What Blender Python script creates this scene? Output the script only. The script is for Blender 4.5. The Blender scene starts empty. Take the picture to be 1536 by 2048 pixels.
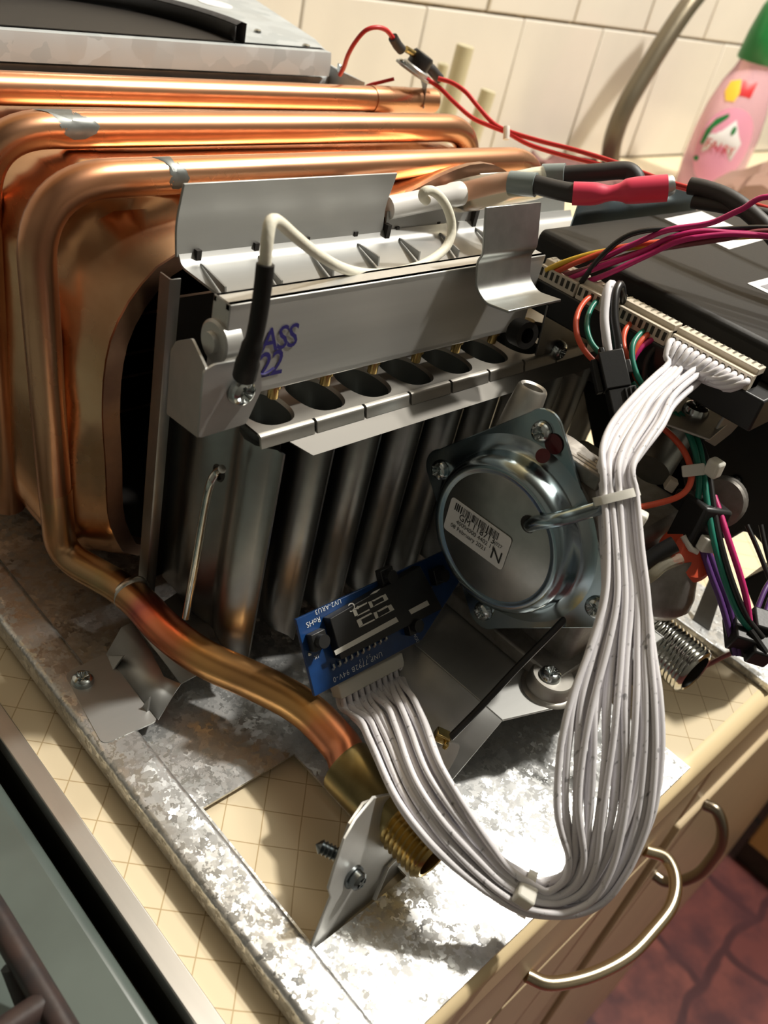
import bpy, bmesh, math, random
from mathutils import Vector, Matrix, Quaternion
random.seed(7)
scene = bpy.context.scene
COL = scene.collection

# ---------------------------------------------------------------- camera
cam_data = bpy.data.cameras.new('camera')
cam = bpy.data.objects.new('camera', cam_data)
COL.objects.link(cam)
cam.matrix_world = Matrix(((0.70849, 0.28134, -0.64722, 0.0),
                           (-0.67352, 0.54344, -0.50105, 0.0),
                           (0.21076, 0.79090, 0.57451, 0.2625),
                           (0, 0, 0, 1)))
cam_data.sensor_fit = 'VERTICAL'
cam_data.sensor_height = 36.0
cam_data.lens = 36.0 * 1784.22 / 2048
cam_data.clip_start = 0.01
cam_data.dof.use_dof = True
cam_data.dof.focus_distance = 0.315
cam_data.dof.aperture_fstop = 16.0
scene.camera = cam

# ---------------------------------------------------------------- light
world = bpy.data.worlds.new('world')
scene.world = world
world.use_nodes = True
world.node_tree.nodes['Background'].inputs[0].default_value = (1.0, 0.86, 0.7, 1)
world.node_tree.nodes['Background'].inputs[1].default_value = 0.0

def lamp(name, loc, power, radius, color):
    l = bpy.data.lights.new(name, 'POINT')
    l.energy = power
    l.shadow_soft_size = radius
    l.color = color
    o = bpy.data.objects.new(name, l)
    o.location = loc
    COL.objects.link(o)
    return o
lamp('ceiling_bulb', (1.12, -0.16, 1.60), 138.0, 0.05, (1.0, 0.955, 0.87))
lamp('assumed_second_bulb', (1.22, 0.26, 1.45), 38.0, 0.05, (1.0, 0.955, 0.87))  # assumed lamp, added to account for the bright patch on the back plate

vs = scene.view_settings
vs.view_transform = 'Standard'
vs.look = 'None'
vs.exposure = 0.0
vs.gamma = 1.0
vs.use_curve_mapping = False

# ---------------------------------------------------------------- materials
def node_mat(name):
    m = bpy.data.materials.new(name)
    m.use_nodes = True
    nt = m.node_tree
    return m, nt, nt.nodes['Principled BSDF']

def simple(name, col, rough=0.5, metal=0.0, var=0.0, scale=200.0, bump=0.0, rvar=0.0, spec=None, aniso=None, trans=0.0, col2=None, sss=0.0, coat=0.0, vr=(0.35, 0.65)):
    m, nt, b = node_mat(name)
    b.inputs['Base Color'].default_value = (*col, 1)
    b.inputs['Roughness'].default_value = rough
    b.inputs['Metallic'].default_value = metal
    if spec is not None:
        b.inputs['Specular IOR Level'].default_value = spec
    if trans:
        b.inputs['Transmission Weight'].default_value = trans
    if coat:
        b.inputs['Coat Weight'].default_value = coat
        b.inputs['Coat Roughness'].default_value = 0.1
    if sss:
        b.inputs['Subsurface Weight'].default_value = sss
        b.inputs['Subsurface Radius'].default_value = (0.004, 0.004, 0.003)
        b.inputs['Subsurface Scale'].default_value = 1.0
    if var or bump or rvar or aniso:
        tc = nt.nodes.new('ShaderNodeTexCoord')
        mp = nt.nodes.new('ShaderNodeMapping')
        nt.links.new(tc.outputs['Object'], mp.inputs['Vector'])
        if aniso:
            mp.inputs['Scale'].default_value = aniso
        nz = nt.nodes.new('ShaderNodeTexNoise')
        nz.inputs['Scale'].default_value = scale
        nz.inputs['Detail'].default_value = 4
        nt.links.new(mp.outputs['Vector'], nz.inputs['Vector'])
        if var:
            mx = nt.nodes.new('ShaderNodeMix')
            mx.data_type = 'RGBA'
            c2 = col2 if col2 else tuple(max(0, c * (1 - var)) for c in col)
            mx.inputs[6].default_value = (*col, 1)
            mx.inputs[7].default_value = (*c2, 1)
            mr = nt.nodes.new('ShaderNodeMapRange')
            mr.inputs[1].default_value = vr[0]
            mr.inputs[2].default_value = vr[1]
            nt.links.new(nz.outputs['Fac'], mr.inputs[0])
            nt.links.new(mr.outputs[0], mx.inputs[0])
            nt.links.new(mx.outputs[2], b.inputs['Base Color'])
        if rvar:
            mr = nt.nodes.new('ShaderNodeMapRange')
            mr.inputs[1].default_value = 0.3
            mr.inputs[2].default_value = 0.7
            mr.inputs[3].default_value = max(0.02, rough - rvar)
            mr.inputs[4].default_value = rough + rvar
            nt.links.new(nz.outputs['Fac'], mr.inputs[0])
            nt.links.new(mr.outputs[0], b.inputs['Roughness'])
        if bump:
            bp = nt.nodes.new('ShaderNodeBump')
            bp.inputs['Strength'].default_value = bump
            bp.inputs['Distance'].default_value = 0.0005
            nt.links.new(nz.outputs['Fac'], bp.inputs['Height'])
            nt.links.new(bp.outputs['Normal'], b.inputs['Normal'])
    return m

def spangle(name, scale, lo, hi, rough=0.34, tilt=0.22, metal=0.95):
    """galvanised steel: crystalline zinc cells, each a slightly different grey and slope"""
    m, nt, b = node_mat(name)
    tc = nt.nodes.new('ShaderNodeTexCoord')
    nz = nt.nodes.new('ShaderNodeTexNoise'); nz.inputs['Scale'].default_value = scale * 1.3
    mixv = nt.nodes.new('ShaderNodeMix'); mixv.data_type = 'RGBA'; mixv.inputs[0].default_value = 0.006
    vo = nt.nodes.new('ShaderNodeTexVoronoi'); vo.inputs['Scale'].default_value = scale
    nt.links.new(tc.outputs['Object'], nz.inputs['Vector'])
    nt.links.new(tc.outputs['Object'], mixv.inputs[6])
    nt.links.new(nz.outputs['Color'], mixv.inputs[7])
    nt.links.new(mixv.outputs[2], vo.inputs['Vector'])
    sp = nt.nodes.new('ShaderNodeSeparateColor')
    nt.links.new(vo.outputs['Color'], sp.inputs[0])
    mx = nt.nodes.new('ShaderNodeMix'); mx.data_type = 'RGBA'
    mx.inputs[6].default_value = (*lo, 1); mx.inputs[7].default_value = (*hi, 1)
    nt.links.new(sp.outputs[0], mx.inputs[0])
    nt.links.new(mx.outputs[2], b.inputs['Base Color'])
    b.inputs['Metallic'].default_value = metal
    mr = nt.nodes.new('ShaderNodeMapRange')
    mr.inputs[3].default_value = rough - 0.08; mr.inputs[4].default_value = rough + 0.14
    nt.links.new(sp.outputs[1], mr.inputs[0]); nt.links.new(mr.outputs[0], b.inputs['Roughness'])
    geo = nt.nodes.new('ShaderNodeNewGeometry')
    sub = nt.nodes.new('ShaderNodeVectorMath'); sub.operation = 'SUBTRACT'; sub.inputs[1].default_value = (0.5, 0.5, 0.5)
    sc = nt.nodes.new('ShaderNodeVectorMath'); sc.operation = 'SCALE'; sc.inputs['Scale'].default_value = tilt
    ad = nt.nodes.new('ShaderNodeVectorMath'); ad.operation = 'ADD'
    no = nt.nodes.new('ShaderNodeVectorMath'); no.operation = 'NORMALIZE'
    nt.links.new(vo.outputs['Color'], sub.inputs[0]); nt.links.new(sub.outputs[0], sc.inputs[0])
    nt.links.new(geo.outputs['Normal'], ad.inputs[0]); nt.links.new(sc.outputs[0], ad.inputs[1])
    nt.links.new(ad.outputs[0], no.inputs[0]); nt.links.new(no.outputs[0], b.inputs['Normal'])
    return m

def ramp_along(name, axis, stops, rough=0.3, metal=1.0, noise=0.012, nscale=60.0, bump=0.0):
    """metal whose heat tint runs along one object axis (metres)"""
    m, nt, b = node_mat(name)
    tc = nt.nodes.new('ShaderNodeTexCoord')
    sep = nt.nodes.new('ShaderNodeSeparateXYZ')
    nt.links.new(tc.outputs['Object'], sep.inputs[0])
    nz = nt.nodes.new('ShaderNodeTexNoise'); nz.inputs['Scale'].default_value = nscale
    nt.links.new(tc.outputs['Object'], nz.inputs['Vector'])
    a = nt.nodes.new('ShaderNodeMath'); a.operation = 'MULTIPLY_ADD'
    a.inputs[1].default_value = noise * 2; 
    nt.links.new(nz.outputs['Fac'], a.inputs[0])
    nt.links.new(sep.outputs[axis], a.inputs[2])
    lo, hi = stops[0][0], stops[-1][0]
    mr = nt.nodes.new('ShaderNodeMapRange')
    mr.inputs[1].default_value = lo + noise; mr.inputs[2].default_value = hi + noise
    nt.links.new(a.outputs[0], mr.inputs[0])
    cr = nt.nodes.new('ShaderNodeValToRGB')
    el = cr.color_ramp.elements
    while len(el) < len(stops): el.new(0.5)
    for e, (p, c) in zip(el, stops):
        e.position = (p - lo) / (hi - lo); e.color = (*c, 1)
    nt.links.new(mr.outputs[0], cr.inputs[0]); nt.links.new(cr.outputs[0], b.inputs['Base Color'])
    b.inputs['Metallic'].default_value = metal; b.inputs['Roughness'].default_value = rough
    return m

COPPER = simple('copper', (0.76, 0.405, 0.235), 0.30, 1.0, var=0.4, scale=26, col2=(0.60, 0.29, 0.16), rvar=0.05, bump=0.015)
COPPER_SHEET = simple('copper_sheet', (0.88, 0.52, 0.30), 0.27, 1.0, var=0.35, scale=30, col2=(0.64, 0.34, 0.17), rvar=0.06, bump=0.18)
COPPER_DULL = simple('oxidised_copper', (0.50, 0.31, 0.20), 0.36, 1.0, var=0.5, scale=70, col2=(0.33, 0.19, 0.14), rvar=0.1)
SOLDER_GREY = simple('grey_solder', (0.20, 0.21, 0.20), 0.42, 0.6, var=0.3, scale=120)
SOLDER_BRIGHT = simple('bright_solder', (0.72, 0.68, 0.62), 0.28, 1.0, bump=0.5, scale=500)
SOOT = simple('sooty_copper', (0.02, 0.016, 0.013), 0.55, 0.3)
TINTED = ramp_along('heat_tinted_copper', 1, [(0.088, (0.42, 0.21, 0.14)), (0.105, (0.64, 0.24, 0.14)), (0.125, (0.73, 0.29, 0.14)), (0.135, (0.84, 0.46, 0.17)), (0.155, (0.66, 0.35, 0.14)), (0.172, (0.87, 0.46, 0.17)), (0.186, (0.92, 0.32, 0.15)), (0.197, (0.92, 0.25, 0.14)), (0.204, (0.50, 0.14, 0.11)), (0.212, (0.56, 0.28, 0.13)), (0.226, (0.59, 0.42, 0.21)), (0.245, (0.70, 0.39, 0.21))], rough=0.3)
GALV = spangle('galvanised_steel', 460.0, (0.50, 0.51, 0.51), (0.78, 0.78, 0.77), rough=0.36, tilt=0.26)
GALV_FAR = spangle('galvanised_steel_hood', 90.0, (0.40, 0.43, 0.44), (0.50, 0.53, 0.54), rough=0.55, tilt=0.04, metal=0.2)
STEEL = simple('brushed_stainless_steel', (0.50, 0.50, 0.485), 0.46, 0.8, var=0.16, scale=60, aniso=(0.15, 1, 1), rvar=0.06, bump=0.05)
STEEL_DARK = simple('aluminised_burner_steel', (0.40, 0.40, 0.39), 0.33, 1.0, var=0.2, scale=60, rvar=0.05)
STEEL_WARM = simple('satin_nickel_steel', (0.52, 0.495, 0.45), 0.42, 0.9, var=0.2, scale=50, bump=0.08)
ALU = simple('brushed_aluminium', (0.64, 0.635, 0.61), 0.46, 0.7, var=0.12, scale=90, aniso=(0.06, 1, 1), bump=0.06)
ZINC = simple('zinc_plated_steel', (0.42, 0.48, 0.50), 0.2, 1.0, var=0.3, scale=60, col2=(0.33, 0.44, 0.50), rvar=0.06)
ZINC_SATIN = simple('satin_zinc', (0.45, 0.46, 0.44), 0.36, 1.0, var=0.15, scale=160)
CAST = simple('cast_aluminium', (0.32, 0.30, 0.275), 0.5, 0.8, var=0.25, scale=220, bump=0.5)
SCREW = simple('zinc_screw', (0.62, 0.66, 0.66), 0.16, 1.0, var=0.2, scale=300)
SCREW_DARK = simple('dark_zinc_screw', (0.20, 0.22, 0.23), 0.25, 1.0)
CHROME = simple('nickel_plated_brass', (0.66, 0.66, 0.62), 0.14, 1.0, var=0.2, scale=200)
BRASS = simple('bright_brass', (0.72, 0.52, 0.20), 0.22, 1.0, var=0.3, scale=120)
BRASS_DULL = simple('olive_brass', (0.34, 0.27, 0.12), 0.32, 1.0, var=0.4, scale=60)
BLACK = simple('black_plastic', (0.014, 0.014, 0.014), 0.42, bump=0.06, scale=900)
BLACK_MATT = simple('black_matt_plastic', (0.012, 0.011, 0.010), 0.52, spec=0.3, bump=0.1, scale=700)
RUBBER = simple('black_rubber', (0.03, 0.028, 0.027), 0.55, bump=0.15, scale=400)
GASKET = simple('dark_grey_gasket', (0.055, 0.052, 0.052), 0.8, bump=0.3, scale=300, var=0.3)
WHITE_WIRE = simple('white_wire_insulation', (0.82, 0.80, 0.83), 0.38, var=0.6, scale=520, vr=(0.64, 0.72), aniso=(1, 1, 0.35))
INK = simple('grey_ink', (0.24, 0.24, 0.27), 0.6)
NYLON = simple('natural_nylon', (0.74, 0.72, 0.64), 0.35, sss=0.2)
CREAM_PLASTIC = simple('cream_connector_plastic', (0.72, 0.64, 0.52), 0.45)
SILICONE = simple('braided_glass_sleeve', (0.84, 0.80, 0.66), 0.6, bump=0.3, scale=700)
CERAMIC = simple('white_ceramic', (0.82, 0.80, 0.77), 0.3)
PINK_SHRINK = simple('pink_heat_shrink', (0.80, 0.055, 0.12), 0.4)
GREY_SLEEVE = simple('grey_clear_sleeve', (0.25, 0.30, 0.30), 0.25)
def clear_plastic(name, col, w=0.75, rough=0.12):
    m, nt, b = node_mat(name)
    b.inputs['Base Color'].default_value = (*col, 1)
    b.inputs['Roughness'].default_value = rough
    b.inputs['Transmission Weight'].default_value = w
    b.inputs['IOR'].default_value = 1.25
    return m
CLEAR_SLEEVE = clear_plastic('yellowish_clear_sleeve', (0.90, 0.84, 0.66), 0.8, 0.25)
RED = simple('red_wire', (0.56, 0.022, 0.024), 0.4)
ORANGE = simple('orange_wire', (0.80, 0.11, 0.05), 0.38)
GREEN = simple('green_wire', (0.012, 0.19, 0.13), 0.38)
MAGENTA = simple('magenta_wire', (0.56, 0.02, 0.16), 0.38)
PURPLE = simple('purple_wire', (0.10, 0.035, 0.17), 0.4)
YELLOW = simple('yellow_wire', (0.80, 0.50, 0.04), 0.4)
BROWN = simple('brown_wire', (0.22, 0.05, 0.06), 0.35)
BLACKW = simple('black_wire', (0.016, 0.015, 0.015), 0.33)
SALMON = simple('salmon_wire', (0.72, 0.36, 0.28), 0.45)
PCB = simple('blue_solder_mask', (0.008, 0.045, 0.16), 0.3, var=0.2, scale=200)
FR4 = simple('circuit_board_edge', (0.30, 0.22, 0.17), 0.7)
PRINT = simple('white_print', (0.62, 0.64, 0.66), 0.6)
SEG = simple('pale_display_segment', (0.62, 0.60, 0.54), 0.5)
TIN = simple('tinned_lead', (0.62, 0.62, 0.58), 0.25, 1.0)
PAPER = simple('white_label_paper', (0.85, 0.84, 0.83), 0.55)
PRINT_BLACK = simple('black_print', (0.02, 0.02, 0.02), 0.6)
STAMP = simple('blue_stamp_ink', (0.028, 0.02, 0.16), 0.5)
RED_PAINT = simple('dark_red_paint', (0.10, 0.008, 0.012), 0.3)
LIP = simple('satin_lip_steel', (0.20, 0.19, 0.172), 0.62, 0.5)
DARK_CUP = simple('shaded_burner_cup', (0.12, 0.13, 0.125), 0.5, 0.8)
CREAM_EDGE = simple('cream_edge_band', (0.88, 0.70, 0.42), 0.35)
CABINET = simple('cream_cabinet_front', (0.74, 0.58, 0.37), 0.35, var=0.08, scale=12)
YELLOW_FRONT = simple('yellowish_cabinet_front', (0.80, 0.54, 0.19), 0.4, var=0.12, scale=10)
HANDLE = simple('satin_brass_handle', (0.72, 0.60, 0.42), 0.25, 1.0)
HANDLE_DARK = simple('bronze_handle', (0.34, 0.29, 0.22), 0.3, 1.0)
TRIM_ALU = simple('worn_aluminium_strip', (0.56, 0.54, 0.51), 0.42, 1.0, var=0.15, scale=120, aniso=(1, 0.1, 1))
SLAB_SIDE = simple('dark_slab_edge', (0.05, 0.045, 0.03), 0.6, var=0.4, scale=30)
ENAMEL = simple('grey_enamel', (0.105, 0.13, 0.118), 0.28, var=0.2, scale=30, bump=0.06)
IRON = simple('worn_iron_grate', (0.028, 0.023, 0.024), 0.42, var=0.5, scale=130, bump=0.5, col2=(0.05, 0.03, 0.026))
TILE = simple('cream_wall_tile', (0.70, 0.65, 0.57), 0.16, var=0.06, scale=8, bump=0.02)
GROUT = simple('brownish_grout', (0.36, 0.26, 0.13), 0.85, var=0.4, scale=60)
PLASTER = simple('dark_plaster', (0.15, 0.15, 0.135), 0.8)  # unseen walls, colour darkened to cut the bounced light
CEIL = simple('dark_ceiling', (0.14, 0.14, 0.13), 0.9)  # kept dark as well, so the unseen ceiling adds little fill light
HOSE = simple('grey_braided_hose', (0.20, 0.17, 0.12), 0.35, 0.7, bump=0.4, scale=900)
BEIGE_PIPE = simple('beige_translucent_plastic', (0.50, 0.45, 0.30), 0.4, sss=0.15)
SOAP = clear_plastic('pink_bottle_plastic', (0.86, 0.55, 0.63), 0.55, 0.12)
SOAP_LABEL = simple('pink_label', (0.78, 0.34, 0.46), 0.35)
CAP_GREEN = simple('green_cap', (0.015, 0.19, 0.045), 0.35)
BAG = simple('crumpled_beige_plastic', (0.36, 0.215, 0.165), 0.4, trans=0.25, bump=0.4, scale=40)
SINK_PINK = simple('pinkish_reflection', (0.22, 0.105, 0.095), 0.85, var=0.3, scale=60, bump=0.5)  # tone of a pinkish reflection, put into a surface colour

def counter_material():
    m, nt, b = node_mat('cream_laminate_with_diamond_lines')
    tc = nt.nodes.new('ShaderNodeTexCoord')
    mp = nt.nodes.new('ShaderNodeMapping')
    mp.inputs['Rotation'].default_value = (0, 0, math.radians(45))
    nt.links.new(tc.outputs['Object'], mp.inputs['Vector'])
    nz = nt.nodes.new('ShaderNodeTexNoise'); nz.inputs['Scale'].default_value = 40
    nt.links.new(tc.outputs['Object'], nz.inputs['Vector'])
    sub = nt.nodes.new('ShaderNodeVectorMath'); sub.operation = 'SUBTRACT'; sub.inputs[1].default_value = (0.5, 0.5, 0.5)
    sc = nt.nodes.new('ShaderNodeVectorMath'); sc.operation = 'SCALE'; sc.inputs['Scale'].default_value = 0.0012
    ad = nt.nodes.new('ShaderNodeVectorMath'); ad.operation = 'ADD'
    nt.links.new(nz.outputs['Color'], sub.inputs[0]); nt.links.new(sub.outputs[0], sc.inputs[0])
    nt.links.new(mp.outputs[0], ad.inputs[0]); nt.links.new(sc.outputs[0], ad.inputs[1])
    br = nt.nodes.new('ShaderNodeTexBrick')
    br.offset = 0.0; br.inputs['Scale'].default_value = 1.0
    br.inputs['Brick Width'].default_value = 0.0131; br.inputs['Row Height'].default_value = 0.0131
    br.inputs['Mortar Size'].default_value = 0.00032; br.inputs['Mortar Smooth'].default_value = 0.8
    br.inputs['Color1'].default_value = (0.80, 0.67, 0.46, 1); br.inputs['Color2'].default_value = (0.77, 0.65, 0.45, 1)
    br.inputs['Mortar'].default_value = (0.50, 0.36, 0.19, 1)
    nt.links.new(ad.outputs[0], br.inputs['Vector'])
    nt.links.new(br.outputs['Color'], b.inputs['Base Color'])
    b.inputs['Roughness'].default_value = 0.32
    return m
COUNTER = counter_material()

def floor_material():
    m, nt, b = node_mat('red_brown_patterned_vinyl')
    tc = nt.nodes.new('ShaderNodeTexCoord')
    br = nt.nodes.new('ShaderNodeTexBrick')
    br.inputs['Scale'].default_value = 1.0
    br.inputs['Brick Width'].default_value = 0.16; br.inputs['Row Height'].default_value = 0.10
    br.inputs['Mortar Size'].default_value = 0.008; br.inputs['Mortar Smooth'].default_value = 0.6
    br.inputs['Color1'].default_value = (0.25, 0.08, 0.065, 1); br.inputs['Color2'].default_value = (0.16, 0.045, 0.042, 1)
    br.inputs['Mortar'].default_value = (0.07, 0.022, 0.026, 1)
    nz0 = nt.nodes.new('ShaderNodeTexNoise'); nz0.inputs['Scale'].default_value = 9
    nt.links.new(tc.outputs['Object'], nz0.inputs['Vector'])
    mv = nt.nodes.new('ShaderNodeMix'); mv.data_type = 'RGBA'; mv.inputs[0].default_value = 0.06
    nt.links.new(tc.outputs['Object'], mv.inputs[6]); nt.links.new(nz0.outputs['Color'], mv.inputs[7])
    nt.links.new(mv.outputs[2], br.inputs['Vector'])
    nz = nt.nodes.new('ShaderNodeTexNoise'); nz.inputs['Scale'].default_value = 22; nz.inputs['Detail'].default_value = 6
    nt.links.new(tc.outputs['Object'], nz.inputs['Vector'])
    mr = nt.nodes.new('ShaderNodeMapRange'); mr.inputs[1].default_value = 0.4; mr.inputs[2].default_value = 0.66
    nt.links.new(nz.outputs['Fac'], mr.inputs[0])
    mx = nt.nodes.new('ShaderNodeMix'); mx.data_type = 'RGBA'; mx.inputs[7].default_value = (0.09, 0.03, 0.035, 1)
    nt.links.new(mr.outputs[0], mx.inputs[0]); nt.links.new(br.outputs['Color'], mx.inputs[6])
    nt.links.new(mx.outputs[2], b.inputs['Base Color'])
    b.inputs['Roughness'].default_value = 0.4
    return m
FLOOR = floor_material()

# ---------------------------------------------------------------- geometry helpers
def V(p): return Vector(p)

def frame(axis):
    a = V(axis).normalized()
    u = a.orthogonal().normalized()
    return u, a.cross(u), a

def smooth_path(pts, sub=8):
    """Catmull-Rom through the points"""
    P = [V(p) for p in pts]
    if len(P) < 3 or sub <= 1: return P
    out = []
    for i in range(len(P) - 1):
        p0 = P[i - 1] if i else P[0] * 2 - P[1]
        p1, p2 = P[i], P[i + 1]
        p3 = P[i + 2] if i + 2 < len(P) else P[-1] * 2 - P[-2]
        for k in range(sub):
            t = k / sub
            out.append(0.5 * ((2 * p1) + (p2 - p0) * t + (2 * p0 - 5 * p1 + 4 * p2 - p3) * t * t + (3 * p1 - p0 - 3 * p2 + p3) * t ** 3))
    out.append(P[-1])
    return out

def fillet(pts, r, n=6):
    """polyline with its inner corners rounded"""
    P = [V(p) for p in pts]
    out = [P[0]]
    for i in range(1, len(P) - 1):
        a, b, c = P[i - 1], P[i], P[i + 1]
        rr = min(r, (a - b).length * 0.49, (c - b).length * 0.49)
        s, e = b + (a - b).normalized() * rr, b + (c - b).normalized() * rr
        for k in range(n + 1):
            t = k / n
            out.append(s * (1 - t) ** 2 + b * 2 * t * (1 - t) + e * t * t)
    out.append(P[-1])
    return out

class MB:
    def __init__(s): s.v = []; s.f = []
    def add(s, vs, fs):
        n = len(s.v); s.v += [V(p) for p in vs]; s.f += [[i + n for i in f] for f in fs]; return s
    def box(s, c, d, rot=None):
        hx, hy, hz = d[0] / 2, d[1] / 2, d[2] / 2
        vs = [V((x * hx, y * hy, z * hz)) for x in (-1, 1) for y in (-1, 1) for z in (-1, 1)]
        if rot is not None: vs = [rot @ p for p in vs]
        c = V(c)
        return s.add([p + c for p in vs], [(0, 1, 3, 2), (4, 6, 7, 5), (0, 4, 5, 1), (2, 3, 7, 6), (0, 2, 6, 4), (1, 5, 7, 3)])
    def span(s, a, b):
        return s.box([(p + q) / 2 for p, q in zip(a, b)], [abs(q - p) for p, q in zip(a, b)])
    def prism(s, poly, vec):
        n = len(poly); vec = V(vec); P = [V(p) for p in poly]
        return s.add(P + [p + vec for p in P], [list(range(n))[::-1], list(range(n, 2 * n))] + [(i, (i + 1) % n, n + (i + 1) % n, n + i) for i in range(n)])
    def tube(s, path, r, n=10, caps=True, flat=1.0):
        P = [V(p) for p in path]; m = len(P)
        rs = r if isinstance(r, (list, tuple)) else [r] * m
        t = (P[1] - P[0]).normalized(); u = t.orthogonal().normalized()
        vs = []; fs = []
        for i in range(m):
            t2 = (P[min(i + 1, m - 1)] - P[max(i - 1, 0)])
            t2 = t2.normalized() if t2.length > 1e-9 else t
            u = (u - t2 * u.dot(t2)).normalized(); w = t2.cross(u); t = t2
            for k in range(n):
                a = 2 * math.pi * k / n
                vs.append(P[i] + (u * math.cos(a) + w * (math.sin(a) * flat)) * rs[i])
        for i in range(m - 1):
            for k in range(n):
                fs.append((i * n + k, i * n + (k + 1) % n, (i + 1) * n + (k + 1) % n, (i + 1) * n + k))
        if caps: fs += [list(range(n))[::-1], list(range((m - 1) * n, m * n))]
        return s.add(vs, fs)
    def lathe(s, prof, origin, axis, n=32, closed=False, a0=0.0, a1=None):
        u, w, a = frame(axis); o = V(origin); vs = []; fs = []; m = len(prof)
        full = a1 is None
        cols = n if full else n + 1
        for r, h in prof:
            for k in range(cols):
                t = (2 * math.pi * k / n) if full else a0 + (a1 - a0) * k / n
                vs.append(o + a * h + (u * math.cos(t) + w * math.sin(t)) * r)
        for i in range(m - 1):
            for k in range(cols if full else cols - 1):
                fs.append((i * cols + k, i * cols + (k + 1) % cols, (i + 1) * cols + (k + 1) % cols, (i + 1) * cols + k))
        if full and not closed:
            if prof[0][0] > 1e-7: fs.append(list(range(cols))[::-1])
            if prof[-1][0] > 1e-7: fs.append(list(range((m - 1) * cols, m * cols)))
        return s.add(vs, fs)
    def sheet(s, line, vec, th):
        """folded sheet: a profile polyline swept straight along vec, with thickness"""
        P = [V(p) for p in line]; vec = V(vec); d = vec.normalized(); n = len(P); off = []
        for i in range(n):
            ns = []
            if i: ns.append(d.cross(P[i] - P[i - 1]).normalized())
            if i < n - 1: ns.append(d.cross(P[i + 1] - P[i]).normalized())
            nn = sum(ns, Vector()).normalized(); k = max(0.4, nn.dot(ns[0]))
            off.append(P[i] + nn * (th / k))
        return s.prism(P + off[::-1], vec)
    def plate(s, poly, th, nrm=None):
        P = [V(p) for p in poly]
        if nrm is None: nrm = (P[1] - P[0]).cross(P[2] - P[1]).normalized()
        return s.prism(P, V(nrm).normalized() * th)
    def loft(s, loops, closed=True):
        n = len(loops[0]); vs = [p for l in loops for p in l]; fs = []
        for i in range(len(loops) - 1):
            for k in range(n if closed else n - 1):
                fs.append((i * n + k, i * n + (k + 1) % n, (i + 1) * n + (k + 1) % n, (i + 1) * n + k))
        return s.add(vs, fs)

WORLD = {}
def link(o, parent, loc):
    COL.objects.link(o)
    WORLD[o.name] = V(loc)
    if parent is not None:
        o.parent = parent; o.location = V(loc) - WORLD[parent.name]
    else:
        o.location = V(loc)
    return o

def build(mb, name, mat, parent=None, loc=None, angle=35, bevel=0.0, label=None, solid=0.0, kind=None, segs=2):
    if loc is None: loc = WORLD[parent.name] if parent is not None else (0, 0, 0)
    me = bpy.data.meshes.new(name)
    L = V(loc)
    me.from_pydata([tuple(p - L) for p in mb.v], [], mb.f)
    bm = bmesh.new(); bm.from_mesh(me)
    bmesh.ops.recalc_face_normals(bm, faces=bm.faces)
    bm.to_mesh(me); bm.free()
    me.materials.append(mat)
    me.polygons.foreach_set('use_smooth', [True] * len(me.polygons))
    me.set_sharp_from_angle(angle=math.radians(angle))
    o = bpy.data.objects.new(name, me)
    link(o, parent, loc)
    if solid:
        md = o.modifiers.new('thickness', 'SOLIDIFY'); md.thickness = solid; md.offset = 0
    if bevel:
        md = o.modifiers.new('rounded_edges', 'BEVEL'); md.width = bevel; md.segments = segs; md.limit_method = 'ANGLE'; md.angle_limit = math.radians(40)
    if label: o['label'] = label
    if kind: o['kind'] = kind
    return o

def thing(name, loc, label, cat, group=None, kind=None):
    o = bpy.data.objects.new(name, None)
    o.empty_display_size = 0.01
    link(o, None, loc)
    tag(o, label, cat, group, kind)
    return o

def tag(o, label, cat, group=None, kind=None):
    if label: o['label'] = label
    if cat: o['category'] = cat
    if group: o['group'] = group
    if kind: o['kind'] = kind
    return o

def rounded_poly(pts, r, n=5):
    """closed polygon with rounded corners"""
    P = [V(p) for p in pts]; out = []; m = len(P)
    for i in range(m):
        a, b, c = P[i - 1], P[i], P[(i + 1) % m]
        rr = min(r, (a - b).length * 0.49, (c - b).length * 0.49)
        s, e = b + (a - b).normalized() * rr, b + (c - b).normalized() * rr
        for k in range(n + 1):
            t = k / n
            out.append(s * (1 - t) ** 2 + b * 2 * t * (1 - t) + e * t * t)
    return out

def screw(loc, nrm, R, parent, name='screw', mat=None, shank=0.0, turn=0.3, label=None):
    """pan-head cross-recess screw"""
    u, w, a = frame(nrm); o = V(loc); mb = MB(); n = 32
    rings = [(0.0, .50), (0.20, .50), (0.52, .52), (0.66, .50), (0.86, .38), (0.98, .16), (1.0, 0.0)]
    vs = []; fs = []
    for j, (rr, h) in enumerate(rings):
        for k in range(n):
            t = 2 * math.pi * k / n
            q = (t + turn) % (math.pi / 2); q = min(q, math.pi / 2 - q)
            hh = h
            if rr < 0.1: hh = h - 0.36
            elif rr < 0.3: hh = h - (0.34 if q < 0.62 else 0.10)
            elif rr < 0.6: hh = h - (0.22 if q < 0.24 else 0.0)
            vs.append(o + a * (hh * R * 1.25) + (u * math.cos(t) + w * math.sin(t)) * rr * R)
    for j in range(len(rings) - 1):
        for k in range(n):
            fs.append((j * n + k, j * n + (k + 1) % n, (j + 1) * n + (k + 1) % n, (j + 1) * n + k))
    fs.append(list(range((len(rings) - 1) * n, len(rings) * n)))
    mb.add(vs, fs)
    if shank: mb.lathe([(R * 0.5, 0), (R * 0.5, -shank)], o, a, 12)
    return build(mb, name, mat or SCREW, parent, loc=o, angle=28, label=label)

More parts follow.
